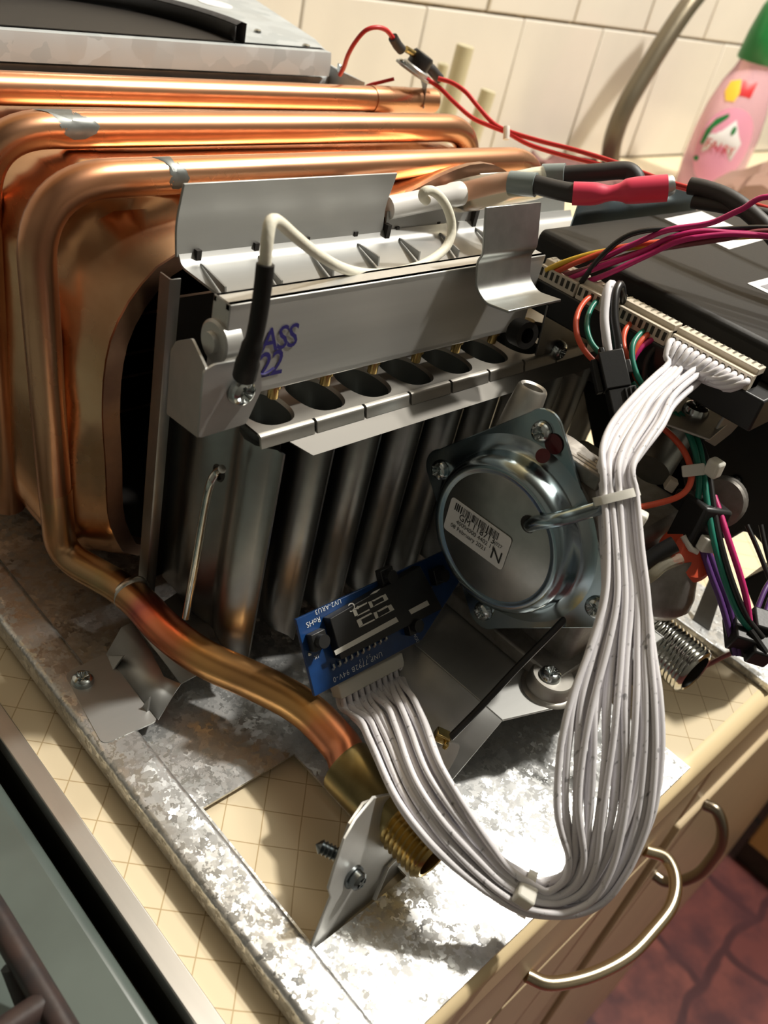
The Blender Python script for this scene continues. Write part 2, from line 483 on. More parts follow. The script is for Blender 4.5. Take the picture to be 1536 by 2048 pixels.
def thread(mb, origin, axis, R, length, pitch, depth, bore, n=40):
    """helically threaded pipe end with a bore"""
    u, w, a = frame(axis); o = V(origin); turns = length / pitch; m = int(turns * 4)
    vs = []; fs = []
    for i in range(m + 1):
        for k in range(n):
            t = 2 * math.pi * k / n
            h = length * i / m
            ph = (h / pitch - k / n) % 1.0
            rr = R - depth * abs(2 * ph - 1)
            if i == 0 or i == m: rr = R - depth
            vs.append(o + a * h + (u * math.cos(t) + w * math.sin(t)) * rr)
    for i in range(m):
        for k in range(n):
            fs.append((i * n + k, i * n + (k + 1) % n, (i + 1) * n + (k + 1) % n, (i + 1) * n + k))
    base = m * n
    for rr, h in ((bore + (R - bore) * 0.25, length + pitch * 0.35), (bore, length + pitch * 0.2), (bore, length * 0.2), (0.0001, length * 0.2)):
        st = len(vs)
        for k in range(n):
            t = 2 * math.pi * k / n
            vs.append(o + a * h + (u * math.cos(t) + w * math.sin(t)) * rr)
        for k in range(n):
            fs.append((base + k, base + (k + 1) % n, st + (k + 1) % n, st + k))
        base = st
    return mb.add(vs, fs)

def text(body, origin, right, up, size, mat, parent, name='lettering', align='LEFT', spacing=1.0, shear=0.0, wx=1.0, bold=0.0):
    c = bpy.data.curves.new(name, 'FONT')
    c.body = body; c.size = size; c.align_x = align; c.align_y = 'CENTER'; c.space_character = spacing
    c.shear = shear
    c.offset = bold
    c.materials.append(mat)
    c.resolution_u = 3
    tmp = bpy.data.objects.new(name, c)
    COL.objects.link(tmp)
    bpy.context.view_layer.update()
    me = bpy.data.meshes.new_from_object(tmp.evaluated_get(bpy.context.evaluated_depsgraph_get()))
    bpy.data.objects.remove(tmp); bpy.data.curves.remove(c)
    me.name = name
    if not me.materials: me.materials.append(mat)
    o = bpy.data.objects.new(name, me)
    r = V(right).normalized(); u = (V(up) - r * V(up).dot(r)).normalized(); n = r.cross(u)
    link(o, parent, origin)
    o.matrix_basis = Matrix.Translation(o.location) @ Matrix((r * wx, u, n)).transposed().to_4x4()
    return o

def wire(path, r, name, mat, parent=None, n=8, sub=8, label=None):
    return build(MB().tube(smooth_path(path, sub), r, n), name, mat, parent, angle=60, label=label)

def interp(line, t):
    """point at fraction t of a polyline's length"""
    P = [V(p) for p in line]; L = [(P[i + 1] - P[i]).length for i in range(len(P) - 1)]; d = t * sum(L)
    for i, l in enumerate(L):
        if d <= l or i == len(L) - 1: return P[i].lerp(P[i + 1], d / l if l else 0)
        d -= l

def cable_tie(path_pts, width_dir, parent, w=0.0026, th=0.001, head=None, head_size=(0.0052, 0.0055, 0.004), head_rot=None, name='cable_tie', label=None):
    """flat nylon strap bent along a path, with its locking head"""
    P = smooth_path(path_pts, 6); d = V(width_dir).normalized(); mb = MB(); loops = []
    for i, p in enumerate(P):
        t = (P[min(i + 1, len(P) - 1)] - P[max(i - 1, 0)]).normalized(); nn = t.cross(d).normalized()
        loops.append([p + d * w / 2 + nn * th / 2, p - d * w / 2 + nn * th / 2, p - d * w / 2 - nn * th / 2, p + d * w / 2 - nn * th / 2])
    mb.loft(loops); n = len(mb.v); mb.f += [[0, 1, 2, 3], [n - 1, n - 2, n - 3, n - 4]]
    o = build(mb, name, NYLON, parent, bevel=0.0003)
    if label: o['label'] = label
    if head is not None:
        build(MB().box(head, head_size, head_rot), 'tie_head', NYLON, o if o.parent is None or o.parent.parent is None else parent, bevel=0.0008)
    return o

# ================================================================ setting
def structure(mb, name, mat, loc=(0, 0, 0), parent=None, **k):
    o = build(mb, name, mat, parent, loc=loc, **k)
    if parent is None: o['kind'] = 'structure'
    return o

structure(MB().span((-1.3, -2.0, -0.87), (2.8, 0.72, -0.85)), 'floor', FLOOR)
structure(MB().span((-1.3, -2.0, 1.80), (2.8, 0.72, 1.84)), 'ceiling', CEIL)
structure(MB().span((-1.34, -2.0, -0.85), (-1.30, 0.72, 1.80)), 'wall_left', PLASTER)
structure(MB().span((2.80, -2.0, -0.85), (2.84, 0.72, 1.80)), 'wall_right', PLASTER)
structure(MB().span((-1.3, -2.04, -0.85), (2.8, -2.0, 1.80)), 'wall_front', PLASTER)
wall_back = structure(MB().span((-1.3, 0.6935, -0.85), (2.8, 0.72, 1.80)), 'wall_back', GROUT)
tile_me = None
for row in range(4):
    for k in range(-13, 13):
        x0 = 0.7485 + 0.1605 * k + (0.0 if row % 2 == 0 else 0.0915)
        if x0 < -1.3 or x0 + 0.1605 > 2.8: continue
        z0 = 0.0015 + 0.1605 * row
        if tile_me is None:
            o = build(MB().span((0, 0, 0), (0.1578, 0.008, 0.1578)), 'tile', TILE, wall_back, loc=(x0, 0.6885, z0), bevel=0.0018)
            for v in o.data.vertices: v.co = V(v.co)
            tile_me = o
        else:
            o = tile_me.copy(); COL.objects.link(o); WORLD[o.name] = V((x0, 0.6885, z0))
        o.location = V((x0 + random.uniform(-.0006, .0006), 0.6885 + random.uniform(-.0006, .0006), z0))
# mesh of the first tile was written relative to its own corner
me = tile_me.data
mn = Vector((min(v.co.x for v in me.vertices), min(v.co.y for v in me.vertices), min(v.co.z for v in me.vertices)))
for v in me.vertices: v.co -= mn

# kitchen counter
counter = build(MB().span((0.0845, 0.045, -0.028), (1.75, 0.6885, 0.0)), 'countertop', COUNTER, None, loc=(0.5, 0.3, -0.014))
tag(counter, 'cream laminate countertop with thin brown diamond lines under the heater', 'countertop')
build(MB().tube([(0.0845, 0.0445, -0.0065), (1.75, 0.0445, -0.0065)], 0.0065, 16).span((0.0845, 0.0385, -0.028), (1.75, 0.046, -0.0065)), 'front_edge', CREAM_EDGE, counter, label='glossy cream rounded front edge')
build(MB().span((0.0835, 0.045, -0.030), (0.0848, 0.6885, -0.0005)), 'slab_end', SLAB_SIDE, counter, label='dark unfinished slab end')
build(MB().span((0.0818, 0.040, -0.0013), (0.0885, 0.6885, 0.0012)).span((0.0818, 0.040, -0.006), (0.0828, 0.6885, 0.001)), 'edge_strip', TRIM_ALU, counter, bevel=0.0004, label='worn aluminium end strip')

# cabinets under the counter
def cabinet(name, x0, x1, label, split=None):
    t = thing(name, ((x0 + x1) / 2, 0.06, -0.85), label, 'cabinet')
    build(MB().span((x0, 0.066, -0.85), (x1, 0.64, -0.029)), 'carcass', CABINET, t)
    return t
c1 = cabinet('base_cabinet', 0.086, 0.394, 'cream base cabinet under the counter front, with the nearer bow handle')
d1 = build(MB().span((0.0885, 0.046, -0.150), (0.392, 0.0655, -0.031)), 'drawer', CABINET, c1, bevel=0.0015)
d2 = build(MB().span((0.0885, 0.046, -0.845), (0.392, 0.0655, -0.154)), 'door', CABINET, c1, bevel=0.0015)
def bow(p, q, out, r, mat, parent):
    p, q, out = V(p), V(q), V(out)
    pts = [p, p + out * 0.35, p.lerp(q, 0.12) + out * 0.72, p.lerp(q, 0.30) + out * 0.96, p.lerp(q, 0.5) + out, p.lerp(q, 0.70) + out * 0.96, p.lerp(q, 0.88) + out * 0.72, q + out * 0.35, q]
    return build(MB().tube(smooth_path(pts, 6), r, 14), 'handle', mat, parent)
bow((.2536,.0460,-.1302), (.3507,.0460,-.1185), (0.020, -0.027, -0.004), 0.0034, HANDLE, d1)
c2 = cabinet('base_cabinet', 0.398, 1.12, 'cream base cabinet beyond the dark door gap, with the farther dark bow handle')
build(MB().span((0.400, 0.046, -0.135), (1.118, 0.0655, -0.031)), 'top_rail', CABINET, c2, bevel=0.0015)
d3 = build(MB().span((0.400, 0.043, -0.845), (0.80, 0.0655, -0.139)), 'door', CABINET, c2, bevel=0.002)
build(MB().span((0.804, 0.046, -0.845), (1.118, 0.0655, -0.139)), 'door', CABINET, c2, bevel=0.002)
bow((0.430, 0.043, -0.140), (0.428, 0.043, -0.214), (0.004, -0.020, 0.002), 0.0036, HANDLE_DARK, d3)
c3 = thing('corner_cabinet', (1.15, -0.5, -0.85), 'yellowish cabinet across the far end of the red floor', 'cabinet')
build(MB().span((1.145, -1.4, -0.85), (1.70, 0.036, -0.03)), 'carcass', CABINET, c3)
d4 = build(MB().span((1.130, -0.62, -0.80), (1.1448, 0.034, -0.04)), 'door', YELLOW_FRONT, c3, bevel=0.002)
build(MB().span((1.138, -1.4, -0.85), (1.1449, 0.036, -0.805)), 'plinth', SLAB_SIDE, c3)
build(MB().span((1.130, -1.39, -0.80), (1.1448, -0.625, -0.04)), 'door', YELLOW_FRONT, c3, bevel=0.002)
bow((1.1300,.0652,-.6826), (1.1300,.0697,-.7588), (-0.03, 0.0, -0.006), 0.004, HANDLE_DARK, d4)

# gas stove at the near left
stove = thing('gas_stove', (-0.2, 0.3, -0.85), 'grey enamel gas stove top beside the counter end', 'stove')
build(MB().span((-0.46, 0.03, -0.85), (0.0690, 0.6, -0.012)), 'body', SLAB_SIDE, stove, label='dark stove body')
build(MB().span((-0.48, 0.02, -0.012), (0.0762, 0.62, -0.003)), 'cooktop', ENAMEL, stove, bevel=0.004, segs=4)
build(MB().lathe([(0.0, .004), (.004, .004), (.0052, .001), (.0052, -.006), (0.0, -.006)], (0.0722, 0.078, 0.0), (0, 0, 1), 20), 'corner_button', CERAMIC, stove, label='small white button')
grate = thing('cooking_grate', (-0.06, 0.12, 0.0), 'worn black iron cooking grate on the grey stove top', 'grate')
gz = 0.016
build(MB().tube(smooth_path([(0.0505, 0.60, gz), (0.0505, 0.20, gz), (0.0510, 0.125, gz), (0.0505, 0.070, gz), (0.046, 0.050, gz), (0.03, 0.042, gz), (-0.2, 0.042, gz)], 8), 0.0036, 12), 'frame', IRON, grate)
build(MB().tube([(0.0500, 0.1035, gz), (-0.02, 0.1035, gz), (-0.12, 0.1035, gz)], 0.0036, 12), 'bar', IRON, grate)
build(MB().tube([(0.0500, 0.33, gz), (-0.02, 0.33, gz), (-0.12, 0.33, gz)], 0.0036, 12), 'bar', IRON, grate)
build(MB().tube([(0.0500, 0.118, gz - .002), (0.0500, 0.100, -0.0035)], 0.0042, 12), 'foot', IRON, grate)

# things standing by the wall
def post(a, b, r, label):
    a, b = V(a), V(b); d = (a - b).normalized()
    foot = b + d * (-(b.z - 0.0) / d.z) if d.z > 0.1 else b
    foot.z = 0.0
    o = build(MB().lathe([(0.0, 0.0), (r, 0.0), (r, (a - foot).length), (r * .8, (a - foot).length + r * .12), (r * .5, (a - foot).length), (r * .45, (a - foot).length - 0.03), (0.0, (a - foot).length - 0.03)], foot, a - foot, 20), 'plastic_post', BEIGE_PIPE, None, loc=foot)
    return tag(o, label, 'post', 'hollow plastic posts by the wall')
post((.7124,.6000,.1446), (.7098,.6000,.0810), 0.0085, 'tallest hollow beige plastic post standing by the tiled wall')
post((.7630,.6000,.1064), (.7582,.6000,.0681), 0.0078, 'shorter hollow beige plastic post, rightmost of the three by the wall')
post((.7337,.6400,.1192), (.7344,.6400,.0951), 0.0055, 'thin beige plastic post mostly hidden behind the tallest post')

hose = build(MB().tube(smooth_path([(1.1647,.6200,.2468),(1.1263,.6200,.2115),(1.0987,.6200,.1706),(1.0770,.6200,.1289),(1.0593,.6200,.0882),(1.0577,.6200,.0495),(1.0722,.6200,.0150),(1.0674,.6150,.0074)], 8), 0.0118, 16), 'tap_hose', HOSE, None, loc=(1.1, 0.62, 0.1))
tag(hose, 'grey braided tap hose curving up in front of the tiles', 'hose')
reflection_mb = MB()  # rippled sheet modelled in place of a pinkish reflection on the counter
N = 14
cv = []; cf = []
for i in range(N + 1):
    for j in range(N + 1):
        x = 0.93 + 0.14 * i / N; y = 0.50 + 0.165 * j / N
        cv.append((x + .01 * math.sin(j * 1.3), y + .008 * math.sin(i * 1.7), 0.0125 + .006 * math.sin(i * 1.1 + j * .7) + .004 * math.sin(i * 2.3 - j)))
for i in range(N):
    for j in range(N):
        cf.append((i * (N + 1) + j, (i + 1) * (N + 1) + j, (i + 1) * (N + 1) + j + 1, i * (N + 1) + j + 1))
cl = build(reflection_mb.add(cv, cf), 'pink_reflection', SINK_PINK, None, loc=(1.0, 0.58, 0.0), solid=0.003, angle=80)
tag(cl, 'dull pinkish sheet standing in for a reflection on the counter behind the heater', 'reflection sheet')
# crumpled bag
bag_mb = MB(); loops = []
random.seed(11)
cx, cy = 1.115, 0.440
for j, (h, s) in enumerate([(0.001, 1.0), (0.018, 1.05), (0.034, .96), (0.048, .85), (0.058, .6), (0.066, .2)]):
    l = []
    for k in range(22):
        a = 2 * math.pi * k / 22
        rr = (0.075 + 0.014 * math.sin(3 * a + j) + random.uniform(-.010, .010)) * s
        l.append(V((cx + rr * math.cos(a) * 1.15, cy + rr * math.sin(a) * 0.7, h + (random.uniform(-.006, .010) if j > 1 else 0) + (0.012 * math.sin(2 * a) if j > 2 else 0))))
    loops.append(l)
bag_mb.loft(loops); bag_mb.f.append(list(range(5 * 22, 6 * 22)))
bag = build(bag_mb, 'plastic_bag', BAG, None, loc=(cx, cy, 0), angle=25)
tag(bag, 'crumpled beige plastic bag in front of the pink soap bottle', 'bag')

# washing-up liquid
bt = thing('soap_bottle', (1.22, 0.555, 0.0), 'pink translucent dish soap bottle with a green cap by the wall', 'bottle')
bx, by = 1.22, 0.555
def ellipse(h, rx, ry, ox=0.0, n=36):
    return [V((bx + ox + rx * math.cos(2 * math.pi * k / n), by + ry * math.sin(2 * math.pi * k / n), h)) for k in range(n)]
prof = [(0.0, .040, .022), (0.003, .044, .026), (0.03, .047, .028), (0.062, .046, .028), (0.085, .040, .0265), (0.104, .030, .023), (0.118, .020, .018), (0.126, .0165, .016)]
m = MB().loft([ellipse(*p) for p in prof]); m.f.append(list(range(36))[::-1]); m.f.append(list(range(7 * 36, 8 * 36)))
build(m, 'bottle_body', SOAP, bt, angle=60, label='pink translucent plastic body')
m = MB().loft([ellipse(h, rx, ry) for h, rx, ry in [(0.126, .0195, .019), (0.128, .021, .020), (0.150, .019, .0185), (0.172, .0155, .015), (0.180, .012, .012), (0.182, .006, .006)]])
m.f.append(list(range(36))[::-1]); m.f.append(list(range(5 * 36, 6 * 36)))
build(m, 'cap', CAP_GREEN, bt, angle=50, label='green flip-top cap')
# front label: an oval patch wrapped on the side that faces the camera
fdir = V((-0.93, -0.36, 0)).normalized(); fr = V((-fdir.y, fdir.x, 0)) * -1
if fr.dot(V((0.7, -0.7, 0))) < 0: fr = -fr
def on_bottle(u, h, lift=0.0006):
    """point on the bottle side, u metres to the right of the label's middle"""
    for i in range(len(prof) - 1):
        if prof[i][0] <= h <= prof[i + 1][0]:
            t = (h - prof[i][0]) / (prof[i + 1][0] - prof[i][0]); rx = prof[i][1] * (1 - t) + prof[i + 1][1] * t; ry = prof[i][2] * (1 - t) + prof[i + 1][2] * t; break
    a0 = math.atan2(fdir.y / ry, fdir.x / rx); a = a0 + u / ((rx + ry) / 2)
    n = V((math.cos(a) / rx, math.sin(a) / ry, 0)).normalized()
    return V((bx + rx * math.cos(a), by + ry * math.sin(a), h)) + n * lift
def patch(outline, name, mat, lift, rings=4):
    cu = sum(p[0] for p in outline) / len(outline); ch = sum(p[1] for p in outline) / len(outline)
    mb = MB(); n = len(outline)
    loops = [[on_bottle(cu + (u - cu) * s, ch + (h - ch) * s, lift) for u, h in outline] for s in [1 - i / rings * .98 for i in range(rings + 1)]]
    mb.loft(loops); mb.f.append(list(range(rings * n, (rings + 1) * n)))
    return build(mb, name, mat, bt, angle=80)
oval = lambda cu, ch, ru, rh, n=32: [(cu + ru * math.cos(2 * math.pi * k / n), ch + rh * math.sin(2 * math.pi * k / n)) for k in range(n)]
patch(oval(0.004, 0.052, 0.031, 0.036), 'label', SOAP_LABEL, 0.0006)['label'] = 'pink oval front label'
patch([(-.017, .044), (.018, .041), (.022, .058), (.016, .064), (.006, .078), (-.004, .066), (-.016, .060)], 'label_shield', PAPER, 0.0011)['label'] = 'white patch behind the red lettering'
arc = [(-.020 + .0, .052), (-.019, .064), (-.013, .073), (-.003, .080)]
patch([(-.0225, .050), (-.0215, .064), (-.015, .0745), (-.004, .082), (-.0025, .079), (-.012, .071), (-.018, .062), (-.0185, .050)], 'leaf_band', CAP_GREEN, 0.0011)
patch(oval(.0075, .0685, .0022, .0040, 14), 'green_drop', CAP_GREEN, 0.0016)
patch(oval(-.020, .0365, .0034, .0024, 14), 'leaf', CAP_GREEN, 0.0011)
for i, ch in enumerate('FAIRY'):
    u = -.0125 + i * .0066
    p = on_bottle(-u * -1, .0520 - .0006 * i, 0.0020)
    p2 = on_bottle(u + .001, .0520, 0.0020)
    text(ch, on_bottle(u, .0525 - .0007 * i, .0020), on_bottle(u + .002, .052, .002) - on_bottle(u - .002, .052, .002), (0, 0, 1), 0.0125, RED, bt, 'red_letter', 'CENTER')
patch([(-.018, .098), (-.016, .107), (-.006, .111), (-.002, .100), (-.004, .092), (-.013, .091)], 'price_tag', YELLOW, 0.0012)['label'] = 'yellow round neck sticker'
patch([(-.002, .098), (-.004, .111), (.010, .112), (.010, .098)], 'neck_label', RED, 0.0010)['label'] = 'red neck label'

bt.scale = (1.3, 1.3, 1.3)

# ================================================================ galvanised back plate
bp = thing('back_plate', (0.24, 0.32, 0.0), 'galvanised steel back plate with spangled finish lying on the cream counter', 'back plate')
zt, th = 0.0040, 0.0010
m = MB()
for a, b in [((0.1165, 0.0405), (0.2875, 0.076)), ((0.1595, 0.076), (0.2875, 0.1345)), ((0.1165, 0.1345), (0.366, 0.62)), ((0.2875, 0.105), (0.366, 0.1345)), ((0.3645, 0.0405), (0.3665, 0.105))]:
    m.span((*a, zt - th), (*b, zt))
build(m, 'plate', GALV, bp, angle=30)
build(MB().span((0.1165, 0.076, zt - th), (0.1205, 0.1345, zt)), 'hole_edge', GALV, bp)
build(MB().span((0.3645, 0.0405, zt - 0.004), (0.402, 0.62, zt + .0002)), 'flange', GALV, bp, bevel=0.0004)
fl = MB().sheet(fillet([(0.1028, 0.0405, 0.0022), (0.1028, 0.0405, 0.0095), (0.1162, 0.0405, 0.0095), (0.1186, 0.0405, 0.0042)], 0.0012, 4), (0, 0.58, 0), -0.0009)
flo = build(fl, 'flange', GALV, bp, angle=50)
build(MB().lathe([(0.0, 0.0), (0.0021, 0.0), (0.0023, 0.00015), (0.0019, 0.0003), (0.0016, 0.0001), (0.0, 0.0001)], (.1111,.1372,.0095), (0, 0, 1), 20), 'screw_hole', SLAB_SIDE, flo, label='small dark screw hole')

# tab bent up out of the plate: carries the hot water outlet
pb = thing('pipe_bracket', (0.137, 0.077, 0.004), 'upright galvanised bracket holding the brass outlet thread, with two dark screws', 'bracket')
outline = [(.1190,.0765,.0028), (.1233,.0780,.0256), (.1223,.0790,.0294), (.1259,.0815,.0352), (.1303,.0840,.0404), (.1365,.0865,.0417), (.1470,.0895,.0402), (.1572,.0890,.0346), (.1735,.0855,.0113), (.1749,.0820,-.0031), (.1686,.0800,-.0051), (.1647,.0765,-.0143)]
build(MB().prism(outline, (0, 0.0010, 0)), 'plate', ALU, pb, angle=30, bevel=0.0002)
back = [(.1259,.0806,.0256), (.1292,.0834,.0331), (.1353,.0872,.0393), (.1435,.0900,.0395), (.1520,.0905,.0350), (.1597,.0872,.0210), (.1507,.0836,.0171), (.1443,.0806,.0105)]
build(MB().prism(back, (0, 0.0011, 0)), 'backing_plate', STEEL_WARM, pb, angle=30, bevel=0.0002)
build(MB().tube([(.1661,.0822,.0077), (.1521,.0797,.0112), (.1447,.0762,.0048)], 0.0007, 8), 'crease', ALU, pb)
build(MB().lathe([(0.0028, 0), (0.0022, .004), (0.0012, .0072), (0, .0078)], (.1324,.0763,-.0003), (0.45, -1, -.1), 14), 'burr', ALU, pb)
build(MB().lathe([(0.0028, 0), (0.0022, .004), (0.0012, .0072), (0, .0078)], (.1497,.0763,-.0006), (0.45, -1, -.1), 14), 'burr', ALU, pb)
def hex_screw(loc, nrm, R, parent, mat):
    mb = MB().lathe([(R * 1.25, 0), (R * 1.25, R * .3), (R * .98, R * .34), (R * .95, R * 1.0), (R * .6, R * 1.25), (R * .55, R * .9), (0, R * .8)], loc, nrm, 24)
    o = build(mb, 'screw', mat, parent, loc=loc, angle=30)
    u, w, a = frame(nrm)
    rot = Matrix((u, w, a)).transposed()
    build(MB().box(V(loc) + a * R * 1.12, (R * 1.1, R * .26, R * .3), rot).box(V(loc) + a * R * 1.12, (R * .26, R * 1.1, R * .3), rot), 'cross_recess', SCREW, o)
    return o
hex_screw((.1333,.0796,.0249), (0.05, -1, 0.18), 0.0030, pb, SCREW_DARK)
m = MB(); p = V((.1288,.0842,.0345))
thr = [(0.0, 0)] + [(0.0023 if i % 2 else 0.0017, 0.0006 * i) for i in range(1, 11)] + [(0.0, 0.0072)]
build(m.lathe(thr, p + V((0, -.0005, 0)), (-0.55, 1, 0.1), 14), 'screw', SCREW_DARK, pb)

# thin stainless bracket screwed to the flange, carrying the burner
mb_ = thing('burner_foot', (0.125, 0.187, 0.0095), 'folded stainless foot bracket screwed to the left flange of the back plate', 'bracket')
tabp = rounded_poly([(.1086,.2044,.0100), (.1278,.2058,.0100), (.1251,.1688,.0100), (.1041,.1699,.0100)], 0.003)
build(MB().prism(tabp, (0, 0, 0.0007)), 'mounting_tab', STEEL, mb_, angle=40)
riser = [(.1255,.2049,.0107), (.1341,.2096,.0160), (.1384,.2089,.0175), (.1359,.1920,.0175), (.1336,.1800,.0170), (.1368,.1741,.0170), (.1341,.1730,.0160), (.1247,.1689,.0107)]
build(MB().add(riser, [(0, 1, 4, 7), (1, 2, 3, 4), (4, 5, 6, 7)]), 'riser', STEEL, mb_, solid=0.0007, angle=50)
ledge = [(.1384,.2089,.0175), (.1368,.1741,.0170), (0.165, 0.176, 0.0175), (0.165, 0.215, 0.0175)]
build(MB().add(ledge, [(0, 1, 2, 3)]), 'ledge', STEEL, mb_, solid=0.0007)
build(MB().prism([(.1254,.2041,.0107), (.1273,.1970,.0160), (.1236,.1971,.0107)], (0.0008, 0, 0)), 'gusset', STEEL, mb_)
build(MB().prism([(.1232,.1768,.0107), (.1249,.1756,.0160), (.1234,.1740,.0107)], (0.0008, 0, 0)), 'gusset', STEEL, mb_)
screw((.1122,.1980,.0107), (0, 0, 1), 0.0040, mb_, mat=SCREW)

# ================================================================ copper heat exchanger
hx = thing('heat_exchanger', (0.245, 0.30, 0.004), 'copper heat exchanger with three pipe loops around its shiny casing', 'heat exchanger')
R1 = 0.0058
def coil(y, x0, x1, z1, z0, r, name='coil_pipe'):
    pts = [(x1, y, z0), (x1, y, z1 - .0), (x0, y, z1), (x0 + .008, y, z0)]
    return build(MB().tube(fillet([(x1, y, z0), (x1, y, z1), (x0, y, z1), (x0 + .006, y, z0)], 0.024, 12), r, 24), name, COPPER, hx, angle=60)
front_path = fillet([(0.3675, 0.2475, 0.05), (0.3675, 0.2475, 0.1693), (0.1203, 0.2475, 0.1693), (0.1275, 0.2475, 0.055)], 0.026, 12)
build(MB().tube(front_path[:], R1, 24), 'coil_pipe', COPPER, hx, angle=60)
coil(0.288, 0.1225, 0.364, 0.1708, 0.022, 0.0061)
p3 = fillet([(0.3795, 0.333, 0.1700), (0.1215, 0.333, 0.1708), (0.128, 0.333, 0.022)], 0.026, 12)
build(MB().tube(p3, 0.0058, 24), 'coil_pipe', COPPER, hx, angle=60)
build(MB().tube([(0.3345, 0.333, 0.1701), (0.3590, 0.333, 0.1700), (0.3600, 0.333, 0.1700), (0.3795, 0.333, 0.1700)], [0.0062, 0.0062, 0.0060, 0.0060], 24), 'pipe_sleeve', COPPER, hx, angle=50, label='wider copper end sleeve')
def blotch(pts, r, lift, axis_y, axis_z, name='solder_blotch'):
    """solder splash wetted round the front of a pipe that runs along x"""
    mb = MB(); n = len(pts)
    cu = sum(p[0] for p in pts) / n; ca = sum(p[1] for p in pts) / n
    loops = []
    for s in (1, .8, .55, .3, .02):
        l = []
        for u, a in pts:
            uu, aa = cu + (u - cu) * s, math.radians(ca + (a - ca) * s)
            l.append(V((uu, axis_y - (r + lift) * math.cos(aa), axis_z + (r + lift) * math.sin(aa))))
        loops.append(l)
    return build(mb.loft(loops), name, SOLDER_GREY, hx, angle=80, label='dull grey solder patch')
blotch([(.1405, 95), (.1500, 95), (.1540, 95), (.1550, 70), (.1600, 45), (.1615, 25), (.1600, 5), (.1560, -12), (.1520, -14), (.1490, 0), (.1475, 25), (.1470, 50), (.1450, 75)], 0.0061, 0.0001, 0.288, 0.1708)
blotch([(.1595, 95), (.1660, 95), (.1670, 60), (.1690, 35), (.1700, 10), (.1690, -12), (.1665, -25), (.1640, -22), (.1625, 0), (.1630, 30), (.1625, 60)], 0.0058, 0.0001, 0.2475, 0.1693)
# casing between the loops
CX, CZ, NL = 0.2455, 0.093, 96
def polar_loop(points, y, dent=0.0):
    """resample a closed outline (x, z) by angle about the casing axis"""
    P = [(p[0] - CX, p[1] - CZ) for p in points]
    ang = [math.atan2(b, a) for a, b in P]
    out = []
    for k in range(NL):
        t = -math.pi + 2 * math.pi * k / NL
        d = V((math.cos(t), math.sin(t), 0)); best = 0.05
        for i in range(len(P)):
            a, b = V((*P[i], 0)), V((*P[(i + 1) % len(P)], 0))
            e = b - a; den = d.x * e.y - d.y * e.x
            if abs(den) < 1e-12: continue
            s = (a.x * e.y - a.y * e.x) / den; u = (a.x * d.y - a.y * d.x) / den
            if s > 0 and -1e-6 <= u <= 1 + 1e-6: best = s
        out.append(V((CX + d.x * best, y, CZ + d.y * best)))
    return out
def rrect(x0, x1, z0, z1, r):
    return [(p.x, p.y) for p in rounded_poly([(x0, z0, 0), (x1, z0, 0), (x1, z1, 0), (x0, z1, 0)], r, 8)]
outer = rrect(0.1275, 0.3635, 0.016, 0.1640, 0.026)
rim = [(p.x, p.y) for p in smooth_path([(.150, .026, 0), (.1425, .045, 0), (.1400, .072, 0), (.1380, .096, 0), (.1390, .117, 0), (.1440, .131, 0), (.1525, .142, 0), (.1640, .149, 0), (.200, .1535, 0), (.240, .158, 0), (.262, .1625, 0), (.283, .1695, 0), (.301, .1735, 0), (.318, .1720, 0), (.336, .163, 0), (.350, .142, 0), (.354, .10, 0), (.350, .045, 0), (.335, .026, 0), (.25, .022, 0), (.17, .022, 0), (.150, .026, 0)], 4)[:-1]]
LO = polar_loop(outer, 0.2535); LR = polar_loop(rim, 0.2355)
dents = []
for k in range(NL):
    t = -math.pi + 2 * math.pi * k / NL
    f = sum(math.exp(-((t - c) / w) ** 2) for c, w in ((2.60, .16), (0.62, .2)))
    dents.append(f)
loops = [[p + V((0, .128, 0)) for p in LO], [p + V((0, .05, 0)) for p in LO], LO]
for s in (.25, .5, .75, .92):
    l = []
    for k in range(NL):
        p = LO[k].lerp(LR[k], s)
        p.y += 0.010 * dents[k] * math.sin(math.pi * s) * (1.1 if s < .6 else .7) + 0.0018 * math.sin(k * .55 + s * 7) * math.sin(math.pi * s)
        l.append(p)
    loops.append(l)
loops.append(LR)
build(MB().loft(loops), 'casing', COPPER_SHEET, hx, angle=70)
def inset(L, d, y):
    out = []
    for p in L:
        v = V((CX - p.x, 0, CZ - p.z)); out.append(p + v.normalized() * d + V((0, y - p.y, 0)))
    return out
LI = inset(LR, 0.0058, 0.2345)
build(MB().loft([[p + V((0, .0012, 0)) for p in LR], [p + V((0, -.0010, 0)) for p in LR], [p + V((0, -.0010, 0)) for p in LI], [p + V((0, .006, 0)) for p in LI]]), 'rim', COPPER_DULL, hx, angle=40, label='browned flat rim of the casing mouth')
m = MB().loft([[p + V((0, .0055, 0)) for p in LI], [V((CX + (p.x - CX) * .72, p.y + .142, CZ + (p.z - CZ) * .72)) for p in LI]]); m.f.append(list(range(NL, 2 * NL)))
build(m, 'firebox', SOOT, hx, angle=70, label='dark sooty inside')
for z in (.046, .063, .074, .092):
    build(MB().span((0.150, 0.300, z), (0.340, 0.3006, z + .0012)), 'fin', COPPER_DULL, hx)
